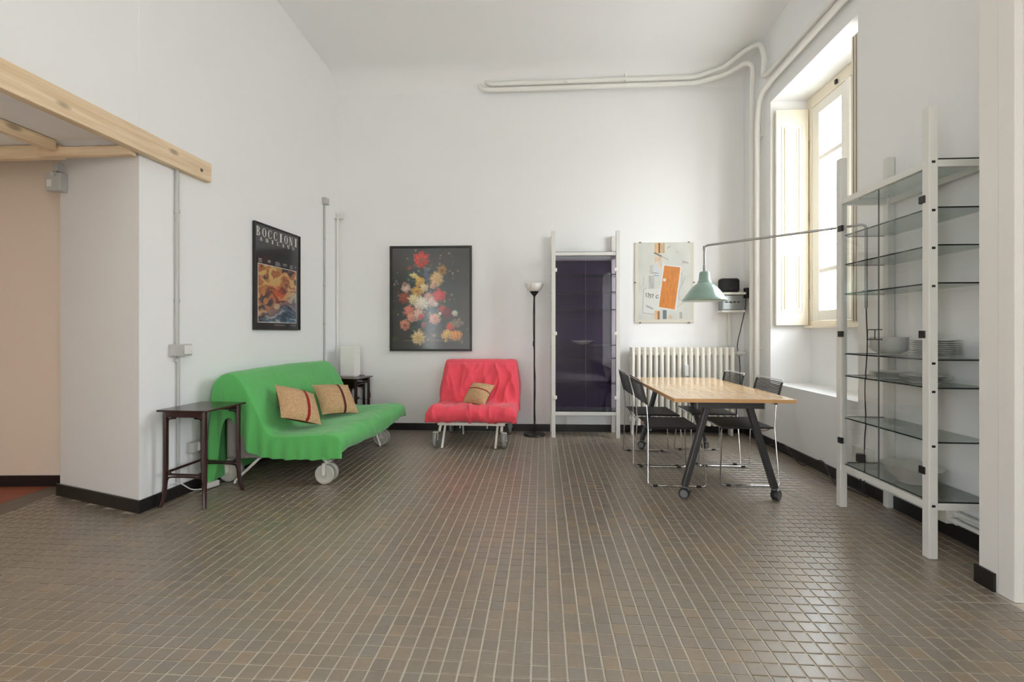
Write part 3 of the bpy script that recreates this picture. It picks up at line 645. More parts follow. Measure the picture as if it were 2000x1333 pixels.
# ------------------------------------------------------------------ heating pipes
def pipe(name, label, pts, r, rad=.07, m='pipe', cat='pipe', group=None, n=12):
    t = MB().tube(fillet(pts, rad, 6), r, n).build(name, m, smooth=True); return tag(t, label, cat, group)
pipe('heating_pipe', 'upper white heating pipe along the far wall turning onto the window wall',
     [(-.70, 5.62, 4.285), (-.66, 5.55, 4.205), (-.5, 5.555, 4.205), (1.80, 5.60, 4.225), (2.10, 5.52, 4.28), (2.25, 5.28, 4.335), (2.33, 5.12, 4.31), (2.345, 5.06, 4.12), (2.345, 5.10, 3.93), (2.345, 4.95, 3.90), (2.345, 2.6, 3.88)], .027)
pipe('heating_pipe', 'lower white heating pipe along the far wall dropping down the corner',
     [(-.775, 5.62, 4.25), (-.735, 5.55, 4.135), (-.5, 5.555, 4.135), (1.80, 5.60, 4.155), (2.12, 5.50, 4.19), (2.28, 5.36, 4.24), (2.335, 5.31, 4.18), (2.34, 5.34, 3.95), (2.34, 5.345, 3.7), (2.34, 5.345, .12)], .027)
pipe('heating_pipe', 'white pipe running along the window wall below the ceiling and down beside the niche',
     [(2.345, 2.6, 3.80), (2.345, 4.95, 3.80), (2.345, 5.17, 3.76), (2.34, 5.215, 3.5), (2.34, 5.215, .12)], .029, .12)
for x, dz in ((.30, .0), (.99, .12)):
    t = thing('pipe_bracket', 'white bracket holding the pipes near the middle of the far wall' if dz else 'small white clip on the pipes of the far wall', 'bracket', group='pipe brackets')
    MB().box(x-.009, x+.009, 5.525, 5.64, 4.17, 4.19).build('arm', 'pipe', t, bevel=.002)
    MB().lathe([(.026, -.012), (.026, .012)], 12, mtx=Matrix.Translation((x, 5.573+.018*(x+.5)/2.3, 4.21+.0)) @ Matrix.Rotation(R(90), 4, 'Y')).build('collar', 'pipe', t, smooth=True)
    if dz: MB().box(x-.012, x+.012, 5.56, 5.585, 4.235, 4.34).build('hanger', 'pipe', t, bevel=.003)
for z in (3.35, 1.03):
    t = thing('pipe_clamp', 'white clamp across the two drop pipes, '+('upper' if z > 2 else 'lower, beside the radiator'), 'clamp')
    MB().lathe([(.029, -.012), (.029, .012)], 12, (2.34, 5.345, z)).build('collar', 'pipe', t, smooth=True)
    MB().lathe([(.031, -.012), (.031, .012)], 12, (2.34, 5.215, z)).build('collar', 'pipe', t, smooth=True)
    MB().box(2.345, 2.399, 5.20, 5.36, z-.008, z+.008).build('plate', 'pipe', t)
# corner pipe and conduit on the left wall
cp = pipe('corner_pipe', 'thin white pipe rising in the corner behind the green sofa', [(-2.52, 5.535, .09), (-2.52, 5.535, 2.60)], .012, m='pipe')
for dy in (0,): MB().box(-2.535, -2.47, 5.52, 5.552, 2.60, 2.64).box(-2.55, -2.535, 5.50, 5.555, 2.60, 2.68).box(-2.47, -2.455, 5.50, 5.555, 2.60, 2.68).build('clamp', 'pipe', cp, bevel=.003)

def on_left(name, label, cat): t = thing(name, label, cat); t.matrix_world = LROT; return t
def along(y): return y
c1 = on_left('conduit', 'grey conduit with a switch box dropping below the beam', 'conduit'); sy = .285
MB().tube([(.016, sy, 2.378), (.016, sy, 1.115)], .014, 10).build('upper_tube', 'conduit', c1, smooth=True)
MB().tube([(.016, sy+.01, 1.03), (.016, sy+.01, .10)], .011, 10).build('lower_tube', 'conduit', c1, smooth=True)
for z in (2.08, 1.43, 1.00): MB().lathe([(.018, -.012), (.018, .012)], 10, (.016, sy, z)).build('coupling', 'conduit', c1, smooth=True)
MB().box(.002, .05, sy-.055, sy+.10, 1.03, 1.115).build('switch_box', 'conduit', c1, bevel=.004)
MB().box(.05, .058, sy+.025, sy+.095, 1.04, 1.105).build('switch_rocker', 'socket', c1, bevel=.003)
MB().box(.05, .052, sy-.02, sy+.01, 1.05, 1.10).build('indicator', 'conduit', c1)
c2 = on_left('conduit', 'thin grey conduit with a junction box rising behind the green sofa', 'conduit'); sy = 2.36
MB().tube([(.012, sy, 2.70), (.012, sy, .40)], .010, 10).build('upper_tube', 'conduit', c2, smooth=True)
for z in (2.30, 1.75, 1.3): MB().lathe([(.014, -.01), (.014, .01)], 10, (.012, sy, z)).build('coupling', 'conduit', c2, smooth=True)
MB().box(.002, .05, sy-.04, sy+.04, 2.70, 2.775).build('junction_box', 'conduit', c2, bevel=.004)
s1 = on_left('wall_socket', 'white wall socket box behind the near side table', 'socket')
MB().box(.002, .05, .385, .535, .30, .375).build('socket_box', 'conduit', s1, bevel=.004)
MB().box(.05, .057, .435, .530, .305, .370).build('face_plate', 'socket', s1, bevel=.003)
for y in (.46, .4825, .505):
    MB().lathe([(.0, .0), (.006, .0005), (.006, .0015)], 8, mtx=Matrix.Translation((.0572, y, .338)) @ Matrix.Rotation(R(90), 4, 'Y')).build('socket_hole', 'blk', s1)
# box hanging under the joist by the pillar
jb = thing('junction_box', 'grey electrical box with a spotlight under the pine joist', 'electrical box', (-3.51, 3.12, 0))
MB().box(-.06, .05, -.03, .03, 2.22, 2.355).build('box', 'conduit', jb, bevel=.006)
MB().box(-.045, -.01, -.034, -.03, 2.25, 2.30).build('label_plate', 'socket', jb)
MB().box(.0, .04, -.03, .01, 2.36, 2.42).tube([(.02, -.03, 2.345), (.02, -.055, 2.335)], .016, 10).build('spotlight', 'conduit', jb, bevel=.002)

# ------------------------------------------------------------------ radiator
rd = thing('radiator', 'cream column radiator under the collage print', 'radiator', (1.055, 5.545, 0))
NS = 18; pitch = .0665
sm_ = MB()
for dy in (-.045, .045): sm_.tube(fillet([(0, dy, .15), (0, dy, 1.0)], .02), .0, 4) if False else None
def section():
    b = MB()
    for dy in (-.05, .05):
        ring = []
        for z in (.13, .16, .97, 1.0):
            s__ = .7 if z in (.13, 1.0) else 1
            ring += [(math.copysign(abs(math.cos(a))**.6, math.cos(a))*.019*s__, dy+math.copysign(abs(math.sin(a))**.6, math.sin(a))*.030*s__, z) for a in [2*math.pi*k/14 for k in range(14)]]
        fs_ = [(i*14+j, i*14+(j+1) % 14, (i+1)*14+(j+1) % 14, (i+1)*14+j) for i in range(3) for j in range(14)]+[tuple(range(13, -1, -1)), tuple(42+j for j in range(14))]
        b.add(ring, fs_)
    for z in (.18, .95): b.tube([(-.033, 0, z), (.033, 0, z)], .026, 12)
    for za, zb in ((.118, .19), (.94, 1.028)):
        b.prism([(x_*.0195, y_) for x_, y_ in ((-1, -.066), (-.6, -.078), (.6, -.078), (1, -.066), (1, .066), (.6, .078), (-.6, .078), (-1, .066))], za, zb)
    return b.mesh('section', True)
sme = section(); sme.materials.append(M['radi'])
for k in range(NS): link('section', sme, None, rd, loc=(k*pitch, 0, 0))
for k in (1, NS-2): MB().box(k*pitch-.012, k*pitch+.012, .04, .12, .20, .23).build('wall_bracket', 'radi', rd)
for k in (0, NS-1): MB().box(k*pitch-.014, k*pitch+.014, -.045, .045, -.0, .14).build('foot', 'radi', rd, bevel=.003)
MB().box(NS//2*pitch-.022, NS//2*pitch+.022, -.112, -.081, .70, .83).build('heat_meter', 'socket', rd, bevel=.006)
MB().tube([((NS-1)*pitch+.033, 0, .955), ((NS-1)*pitch+.17, 0, .955), ((NS-1)*pitch+.17, 0, .955)], .013, 10).build('valve_pipe', 'pipe', rd, smooth=True)
MB().tube([((NS-1)*pitch+.07, 0, .955), ((NS-1)*pitch+.13, 0, .955)], .028, 12).build('valve', 'socket', rd, smooth=True)

# small shelf with speaker in the corner
ws = thing('wall_shelf', 'small white bracket shelf with a grey metal box in the corner by the pipes', 'shelf', (2.20, 5.62, 0))
MB().box(-.125, .145, -.11, .058, 1.642, 1.668).build('board', 'whitem', ws, bevel=.002)
MB().box(-.12, .14, -.105, .056, 1.435, 1.46).build('lower_board', 'whitem', ws, bevel=.002)
MB().box(-.108, .125, -.085, .052, 1.4605, 1.6415).build('metal_box', 'greyglass', ws, bevel=.012)
for k in range(4): MB().box(-.07+k*.045, -.055+k*.045, -.092, -.085, 1.545, 1.565).build('hook', 'blk', ws)
MB().tube([(-.09, -.089, 1.555), (.11, -.089, 1.555)], .003, 6).build('hook_rail', 'clip', ws)
MB().box(-.005, .03, .03, .056, 1.05, 1.435).build('cable_duct', 'whitem', ws)
sp = thing('speaker', 'small black speaker standing on the corner shelf', 'speaker', (2.185, 5.60, 1.669))
MB().box(-.112, .112, -.06, .05, 0, .168).build('body', 'speaker', sp, bevel=.03)
MB().box(-.005, .005, -.0615, -.060, .04, .048).build('logo', 'clip', sp)
ad = thing('power_adapter', 'black power adapter hanging beside the corner shelf', 'adapter', (2.365, 5.56, 1.66))
MB().box(-.02, .03, -.05, .02, -.06, .06).build('body', 'blk', ad, bevel=.006)
MB().tube(spline([(0, 0, -.06), (-.02, -.02, -.2), (-.07, -.03, -.42), (-.10, -.01, -.62), (-.07, .0, -.78), (-.06, .02, -1.1), (-.09, .04, -1.4), (-.08, .06, -1.55)]), .005, 6).build('cable', 'cord', ad, smooth=True)

# ------------------------------------------------------------------ display cabinets
ZSH = [1.862, 1.662, 1.46, 1.05, .900, .611]
def cabinet(name, label, W, D, Hh, loc, rz, door_m, dark):
    """local x = width, y = depth (0 front .. D back)"""
    t = thing(name, label, 'display cabinet', loc, rz, 'enamelled steel display cabinets'); P = .045
    for x0, y0 in ((0, 0), (W-P, 0), (0, D-P), (W-P, D-P)):
        MB().box(x0, x0+P, y0, y0+P, 0, Hh).build('post', 'offwhite', t, bevel=.0025)
    for z0, z1 in ((2.08, 2.118), (.256, .294)):
        for y0 in (.006, D-.034): MB().box(P, W-P, y0, y0+.028, z0, z1).build('rail', 'offwhite', t, bevel=.002)
        for x0 in (.006, W-.034): MB().box(x0, x0+.028, P, D-P, z0, z1).build('rail', 'offwhite', t, bevel=.002)
    g0, g1 = .012, .012
    for z in [2.1185]+ZSH+[.2945]:
        sh_ = MB().box(P*.3, W-P*.3, .030, D-.012, z, z+.006).build('shelf', 'shelfg', t)
        if z in (2.1185, .2945):
            sh_.hide_render = False
        e_ = MB(); q = .0012
        e_.box(P+.001, W-P-.001, .0285, .0298, z-.0005, z+.0075).box(P*.25-q, P*.25, P+.001, D-P-.001, z-.0005, z+.0075).box(W-P*.25, W-P*.25+q, P+.001, D-P-.001, z-.0005, z+.0075)
        e_.build('shelf_edge', 'gedge', sh_)
        for x0 in (-.003, W-.001):
            MB().box(x0, x0+.004, .014, .03, z-.02, z-.008).build('shelf_bolt', 'blk', t)
    wd_ = (W-2*P-.008)/2
    for s in (0, 1):
        x0 = P+.002+s*(wd_+.004)
        dd = MB().box(x0, x0+wd_, .012, .017, .30, 2.076).build('door', door_m, t)
        xe = x0 if s else x0+wd_-.0015
        MB().box(xe, xe+.0010, .0122, .0168, .30, 2.076).build('door_edge', 'greyplate' if not dark else 'clip', dd)
        for z in (1.915, 1.19, .46):
            xh = (P-.022 if s == 0 else W-P-.018)
            h_ = MB().box(xh, xh+.04, -.006, .011, z-.02, z+.02)
            h_.build('hinge', 'blk' if not dark else 'whitem', dd, bevel=.002)
        xk = x0+wd_-.03 if s == 0 else x0+.03
        if not dark:
            MB().tube(fillet([(xk, .012, 1.158), (xk, -.03, 1.158), (xk, -.03, 1.218), (xk, .012, 1.218)], .006, 3), .0028, 6).build('handle', 'blk', dd, smooth=True)
        else:
            MB().box(xk-.0+(.02 if s == 0 else -.03), xk+(.03 if s == 0 else -.02), .004, .012, 1.18, 1.20).build('handle', 'blk', dd)
    if dark:
        MB().box(P, W-P, D-.01, D-.004, .30, 2.07).build('back_panel', 'indigo', t)
    return t
cabinet('display_cabinet', 'tall white framed glass cabinet with dark purple backing beside the floor lamp', .776, .345, 2.36, (.10, 5.285, 0), R(1.4), 'doord', True)
cb = cabinet('display_cabinet', 'tall white framed glass cabinet holding plates in front of the right wall', .775, .355, 2.40, (2.04, 3.36, 0), R(-90), 'doorg', False)

# crockery in the cabinet on the right: local helper in world coordinates
def dish(name, label, group, prof, m, loc, cat, me=None, n=32):
    if me is None:
        me = MB().lathe(prof, n).mesh(name, True); me.materials.append(M[m])
    o = link(name, me, None, None, loc=loc); tag(o, label, cat, group); return me
bowl_prof = [(0, .004), (.045, .004), (.048, 0), (.052, .0), (.054, .006), (.088, .022), (.104, .040), (.106, .042), (.102, .041), (.085, .027), (.05, .011), (0, .009)]
plate_prof = [(0, .004), (.062, .004), (.065, 0), (.069, 0), (.071, .005), (.095, .012), (.116, .017), (.117, .0185), (.113, .0185), (.09, .0145), (.066, .009), (0, .008)]
def nth(k, n): return 'top' if k == n-1 else 'bottom' if k == 0 else ['', 'second', 'third', 'fourth', 'fifth', 'sixth', 'seventh'][k]
def which(k, n): return ('topmost ' if k == n-1 else 'lowest ' if k == 0 else nth(k, n)+' from bottom, ')
me = None
for k in range(8): me = dish('soup_plate', which(k, 8)+'deep white soup plate of the stack on the upper plate shelf', 'soup plates stacked on the upper plate shelf', bowl_prof, 'porcelain', (2.215, 3.115, 1.0595+k*.0100), 'plate', me)
me = None
for k in range(8): me = dish('dinner_plate', which(k, 8)+'white dinner plate of the stack beside the soup plates', 'dinner plates stacked on the upper plate shelf', plate_prof, 'porcelain', (2.235, 2.795, 1.0595+k*.0115), 'plate', me)
me2 = me; 
for k in range(4): dish('dinner_plate', which(k, 4)+'white plate of the low stack below the soup plates', 'plates in the low stack nearer the window', plate_prof, 'porcelain', (2.215, 3.10, .9095+k*.0085), 'plate', me2)
for k in range(4): dish('dinner_plate', which(k, 4)+'white plate of the low stack below the dinner plates', 'plates in the low stack by the front post', plate_prof, 'porcelain', (2.21, 2.83, .9095+k*.0085), 'plate', me2)
big = [(0, .004), (.06, .004), (.064, 0), (.07, 0), (.075, .012), (.12, .05), (.155, .095), (.157, .097), (.152, .096), (.112, .052), (.062, .016), (0, .012)]
dish('serving_bowl', 'large conical grey serving bowl on the bottom shelf of the plate cabinet', None, big, 'bowlm', (2.215, 2.93, .3025), 'bowl')
flat = [(0, .003), (.04, .003), (.043, 0), (.05, 0), (.09, .020), (.135, .044), (.137, .046), (.132, .045), (.085, .024), (.045, .008), (0, .007)]
dish('fruit_dish', 'shallow white dish on a shelf inside the purple cabinet', None, flat, 'porcelain', (.46, 5.44, 1.0595), 'dish')

# right wall: socket, cable and pipes behind the plate cabinet
so = thing('wall_socket', 'white double socket with a plug low on the wall behind the plate cabinet', 'socket', (XR-.002, 3.60, .30))
MB().box(-.045, 0, -.09, .09, -.045, .045).build('socket_box', 'socket', so, bevel=.006)
MB().box(-.09, -.046, -.07, -.02, -.055, .01).build('plug', 'blk', so, bevel=.008)
MB().tube(spline([(-.07, -.045, .0), (-.08, -.06, -.15), (-.06, -.05, -.25), (-.04, .1, -.285)]), .004, 6).build('cable', 'cord', so, smooth=True)
pb = thing('radiator_pipes', 'white pipe pair with an end cover low on the wall by the wall end', 'pipe')
MB().tube([(2.362, 2.84, .165), (2.362, 2.37, .165)], .014, 10).build('upper_pipe', 'pipe', pb, smooth=True)
MB().tube([(2.362, 2.84, .115), (2.362, 2.37, .115)], .014, 10).build('lower_pipe', 'pipe', pb, smooth=True)
MB().box(2.335, 2.398, 2.84, 2.93, .09, .22).build('end_cover', 'pipe', pb, bevel=.004)
for z in (.165, .115): MB().lathe([(.019, -.012), (.019, .012)], 10, mtx=Matrix.Translation((2.362, 2.81, z)) @ Matrix.Rotation(R(90), 4, 'X')).build('nut', 'pipe', pb, smooth=True)
fc = MB().tube(spline([(2.36, 5.0, .012), (2.33, 4.85, .06), (2.36, 4.7, .10), (2.35, 4.5, .03), (2.33, 4.3, .012), (2.37, 4.15, .095), (2.36, 4.05, .10), (2.34, 3.95, .05), (2.30, 3.8, .010), (2.33, 3.65, .010), (2.35, 3.5, .010)]), .006, 6).build('floor_cable', 'cord', smooth=True)
tag(fc, 'black cable trailing along the skirting under the window', 'cable')

# ------------------------------------------------------------------ wall-mounted pendant lamp
wl_ = thing('swing_arm_lamp', 'mint green metal lamp on a long galvanised arm above the table', 'lamp', (0, 0, 0))
AX, AY, AZ = 2.365, 3.55, 1.995
LX, LY = 1.415, 4.15
MB().tube(fillet([(AX, AY, 1.38), (AX, AY, AZ), (LX, LY, 1.962), (LX, LY, 1.74)], .035, 5), .0095, 10).build('arm', 'steel', wl_, smooth=True)
MB().lathe([(.014, -.018), (.014, .018)], 10, (LX, LY, 1.94)).build('elbow', 'steel', wl_, smooth=True)
MB().lathe([(.013, 0), (.013, .05)], 10, (LX, LY, 1.735)).build('socket_collar', 'steel', wl_, smooth=True)
for z in (1.72, 1.50): MB().box(AX-.014, XR-.002, AY-.022, AY+.022, z-.012, z+.012).build('wall_clamp', 'steel', wl_, bevel=.003)
z0 = 1.478
outp = [(.187, 0), (.190, .002), (.188, .008), (.165, .038), (.132, .085), (.100, .125), (.066, .152), (.058, .158), (.057, .170), (.050, .178), (.044, .235), (.040, .252), (.030, .258), (0, .260)]
MB().lathe(outp, 40, (LX, LY, z0)).build('shade', 'mint', wl_, smooth=True)
inn = [(.185, .001), (.162, .036), (.129, .082), (.097, .121), (.06, .145), (0, .15)]
b_ = MB().lathe(inn, 40, (LX, LY, z0)); b_.f = [f[::-1] for f in b_.f if len(f) == 4]; b_.build('shade_lining', 'warmin', wl_, smooth=True)
MB().lathe([(0, .03), (.02, .034), (.03, .055), (.028, .08), (.015, .12), (.013, .15)], 16, (LX, LY, z0)).build('bulb', 'shade_w', wl_, smooth=True)
MB().tube(spline([(AX, AY, 1.38), (AX+.005, AY-.005, 1.1), (AX-.005, AY+.005, .8), (AX+.005, AY+.01, .55), (AX-.01, AY+.0, .40), (AX-.012, AY+.0, .02)]), .004, 6).build('cable', 'cord', wl_, smooth=True)

# ------------------------------------------------------------------ floor lamp
fl = thing('floor_lamp', 'slim black floor lamp with a white bowl shade beside the red armchair', 'lamp', (-.098, 5.41, 0))
MB().lathe([(.125, 0), (.128, .006), (.122, .014), (.05, .024), (.016, .030), (0, .031)], 32).build('base', 'blkmetal', fl, smooth=True)
MB().tube([(0, 0, .028), (0, 0, 1.63)], .0095, 10).build('pole', 'blkmetal', fl, smooth=True)
MB().lathe([(.009, 1.60), (.012, 1.625), (.05, 1.672), (.052, 1.678), (0, 1.679)], 24).build('cup', 'blkmetal', fl, smooth=True)
MB().lathe([(.0, 1.68), (.05, 1.681), (.078, 1.695), (.105, 1.735), (.112, 1.772), (.109, 1.772), (.10, 1.737), (.074, 1.70), (0, 1.69)], 32).build('shade', 'shade_w', fl, smooth=True)
MB().box(-.018, -.004, -.012, .012, 1.04, 1.10).build('switch', 'blk', fl, bevel=.004)
MB().tube(spline([(-.008, 0, 1.60), (-.014, 0, 1.35), (-.010, 0, 1.10)]), .003, 6).tube(spline([(-.010, 0, 1.04), (.004, -.012, .85), (.014, 0, .6), (.008, .01, .3), (.02, .02, .03)]), .003, 6).build('cable', 'cord', fl, smooth=True)

# ------------------------------------------------------------------ table
tb = thing('work_table', 'beech topped table on splayed charcoal legs with castors', 'table', (1.355, 4.155, 0))
tx, ty = .42, .795
MB().box(-tx, tx, -ty, ty, .7035, .7295).build('tabletop', 'beech', tb, bevel=.001)
e_ = MB(); q = .0015
e_.box(-tx-q, tx+q, -ty-q, -ty, .7030, .7290).box(-tx-q, tx+q, ty, ty+q, .7030, .7290).box(-tx-q, -tx, -ty, ty, .7030, .7290).box(tx, tx+q, -ty, ty, .7030, .7290)
e_.build('edge_band', 'beech_edge', tb)
for sy in (-1, 1):
    yy = sy*(ty-.07)
    MB().box(-.245, .215, yy-.035, yy+.035, .655, .703).build('crossbar', 'charcoal', tb, bevel=.004)
    for xa in (-.252, .215): MB().box(xa, xa+.007, yy-.036, yy+.036, .654, .7025).build('end_plate', 'greyplate', tb)
    for sx in (-1, 1):
        top = Vector((sx*.15-.02, yy, .66)); bot = Vector((sx*.315-.012, yy-sy*0, .085))
        g = MB().bar(top, bot, .042, .055, (0, 1, 0)).build('leg', 'charcoal', tb, bevel=.008)
        MB().tube([bot+Vector((0, 0, .012)), bot+Vector((0, 0, -.03))], .022, 10).build('castor_socket', 'greyplate', g, smooth=True)
        cx = bot.x+sx*.006; cst = MB()
        wa = R(35) if sx > 0 else R(-25)
        mt = Matrix.Translation((cx, yy-.012, .038)) @ Matrix.Rotation(wa, 4, 'Z') @ Matrix.Rotation(R(90), 4, 'X')
        cc = MB().lathe([(.0, -.022), (.034, -.022), (.038, -.016), (.038, .016), (.034, .022), (0, .022)], 24, mtx=mt).build('castor', 'blk', g, smooth=True)
        for s in (-1, 1): MB().lathe([(0, s*.0232), (.026, s*.0232), (.028, s*.0215)], 20, mtx=mt).build('wheel_disc', 'greyplate', g, smooth=True)
        MB().box(-.012, .05, -.010, .010, .05, .062, Matrix.Translation((cx, yy-.012, 0)) @ Matrix.Rotation(wa, 4, 'Z')).build('brake', 'blk', g, bevel=.003)
MB().box(-.03, .01, -ty+.106, ty-.106, .66, .70).build('beam', 'charcoal', tb)

# ------------------------------------------------------------------ cord chairs
def make_chair():
    t = thing('cord_chair', '', 'chair', group='black cord chairs around the table')
    r = .0055
    fr_ = MB()
    for s in (-1, 1):
        y0, y1 = s*.262, s*.212
        MB().tube(fillet([(-.262, y1*.99, .815), (-.214, y1, .63), (-.203, y1, .452), (-.215, y0, r+.002), (.232, y0, r+.002), (.205, y1, .446), (-.19, y1, .450)], .03, 5), r, 8).build('side_frame', 'chrome', t, smooth=True)
        for x in (-.16, .17): MB().box(x-.018, x+.018, y0-.008, y0+.008, 0, .014).build('glide', 'blk', t, bevel=.002)
    MB().tube(fillet([(-.262, -.212, .813), (-.266, -.21, .822), (-.266, .21, .822), (-.262, .212, .813)], .01, 3), r, 8).build('top_rail', 'chrome', t, smooth=True)
    MB().tube([(.203, -.212, .444), (.203, .212, .444)], r, 8).build('front_rail', 'chrome', t, smooth=True)
    MB().tube(fillet([(-.18, -.212, .446), (-.16, -.12, .40), (-.16, .12, .40), (-.18, .212, .446)], .05, 5), r*.8, 8).build('seat_bow', 'chrome', t, smooth=True)
    st_ = MB(); k = 0
    x = -.185
    while x < .206:
        st_.tube([(x, -.219, .4535), (x, -.1, .451), (x, .1, .451), (x, .219, .4535)], .0049, 6); x += .0098
    for s in (-1, 1): st_.tube([(-.19, s*.216, .450), (.206, s*.216, .446)], .0085, 6)
    st_.build('seat', 'cord', t, smooth=True)
    bk = MB(); z = .635
    while z < .806:
        x = -.214-(z-.63)/.185*.048; bk.tube([(x, -.217, z), (x-.004, 0, z), (x, .217, z)], .0042, 6); z += .0122
    for s in (-1, 1): bk.tube([(-.214, s*.213, .632), (-.259, s*.212, .806)], .0085, 6)
    bk.build('backrest', 'cord', t, smooth=True)
    return t
ch = make_chair()
spots = [((1.035, 3.925), 0, 'black cord chair with chrome sled frame, near one on the cabinet side of the table'), ((1.030, 4.490), 0, 'black cord chair with chrome sled frame, far one on the cabinet side of the table'),
         ((1.618, 3.975), math.pi, 'black cord chair with chrome sled frame, near one on the window side of the table'), ((1.575, 4.570), math.pi, 'black cord chair with chrome sled frame, far one on the window side by the pipes')]
for i, ((x, y), a, lab) in enumerate(spots):
    o = ch if i == 0 else copy_tree(ch)
    o.location = (x, y, 0); o.rotation_euler = (0, 0, a); o['label'] = lab

# ------------------------------------------------------------------ side tables (bentwood)
def side_table(name, label, loc, rz, w, d, h, group='dark bentwood side tables', thin=False):
    t = thing(name, label, 'side table', loc, rz, group)
    MB().box(-w/2, w/2, -d/2, d/2, h-.013, h).build('tabletop', 'mahog', t, bevel=.004)
    lx_, ly = w/2-.038, d/2-.038
    a_ = MB()
    a_.box(-lx_-.012, lx_+.012, -ly-.012, -ly+.004, h-.055, h-.0135).box(-lx_-.012, lx_+.012, ly-.004, ly+.012, h-.055, h-.0135).box(-lx_-.012, -lx_+.004, -ly+.0045, ly-.0045, h-.055, h-.0135)
    a_.build('apron', 'mahog', t, bevel=.004)
    for sx in (-1, 1):
        for sy in (-1, 1):
            x, y = sx*lx_, sy*ly
            b = [(x, y, h-.016), (x, y, h*.62), (x+sx*.001, y+sy*.002, h*.30), (x+sx*.006, y+sy*.008, h*.13), (x+sx*.020, y+sy*.024, .0)]
            MB().tube(spline(b, 5), [.0170]*9+[.0160]*3+[.0145]*5+[.0130]*4, 8).build('leg', 'mahog', t, smooth=True)
            # curved corner brackets under the apron on the three closed sides
            MB().tube(spline([(x-sx*.006, y-sy*.0, h-.15), (x-sx*.012, y, h-.09), (x-sx*.03, y, h-.066), (x-sx*.075, y, h-.060)], 5), .0055, 6).build('bracket', 'mahog', t, smooth=True)
    zs_ = h*.33
    for sy in (-1, 1):
        y = sy*ly
        MB().tube([(-lx_, y, zs_), (lx_, y, zs_)], .0085, 8).tube(spline([(-lx_+.004, y, zs_-.075), (-lx_+.014, y, zs_-.035), (-lx_+.05, y, zs_-.018), (lx_-.05, y, zs_-.018), (lx_-.014, y, zs_-.035), (lx_-.004, y, zs_-.075)], 5), .006, 6).tube(spline([(-lx_+.004, y, zs_+.07), (-lx_+.012, y, zs_+.03), (-lx_+.04, y, zs_+.008)], 5), .005, 6).tube(spline([(lx_-.004, y, zs_+.07), (lx_-.012, y, zs_+.03), (lx_-.04, y, zs_+.008)], 5), .005, 6).build('stretcher', 'mahog', t, smooth=True)
    MB().tube([(-lx_, -ly, zs_+.012), (-lx_, ly, zs_+.012)], .0095, 8).build('stretcher', 'mahog', t, smooth=True)
    return t
side_table('side_table', 'dark bentwood side table at the near end of the green sofa', (-2.447, 3.185, 0), R(-2), .365, .41, .67)
side_table('side_table', 'larger dark bentwood table of the nest at the far end of the sofa', (-2.27, 5.345, 0), R(-5), .36, .40, .672)
side_table('side_table', 'smaller dark bentwood table tucked under its pair at the far end of the sofa', (-2.245, 5.345, 0), R(-5), .25, .27, .605)
# paper table lamp on the far table
tl = thing('table_lamp', 'white paper box lamp on the far bentwood table', 'lamp', (-2.30, 5.40, .673))
MB().box(-.085, .085, -.085, .085, .012, .36).build('shade', 'paper', tl, bevel=.004)
MB().box(-.075, .075, -.075, .075, 0, .0115).build('base', 'whitem', tl)
MB().tube(spline([(.07, .08, .006), (.13, .10, .0), (.17, .10, -.10), (.205, .10, -.25), (.16, .06, -.285), (.09, .02, -.26)]), .0035, 6).build('cable', 'cord', tl, smooth=True)
MB().box(.05, .095, .005, .035, -.275, -.245).build('plug', 'blk', tl, bevel=.005)
# white extension lead on the floor under the near table
ex = thing('extension_lead', 'white extension lead lying by the near end of the sofa', 'extension lead', (-2.555, 3.40, 0))
MB().box(-.022, .022, -.06, .06, .006, .05, Matrix.Rotation(R(-15), 4, 'Z')).build('socket_strip', 'socket', ex, bevel=.008)
for k in (-.033, 0, .033): MB().lathe([(0, .0505), (.013, .0508)], 10, (k*.26, k, 0)).build('outlet', 'conduit', ex)
MB().tube(spline([(-.02, -.06, .012), (-.06, -.12, .03), (-.085, -.20, .10), (-.09, -.28, .115), (-.088, -.33, .10)]), .0042, 8).build('cable', 'socket', ex, smooth=True)

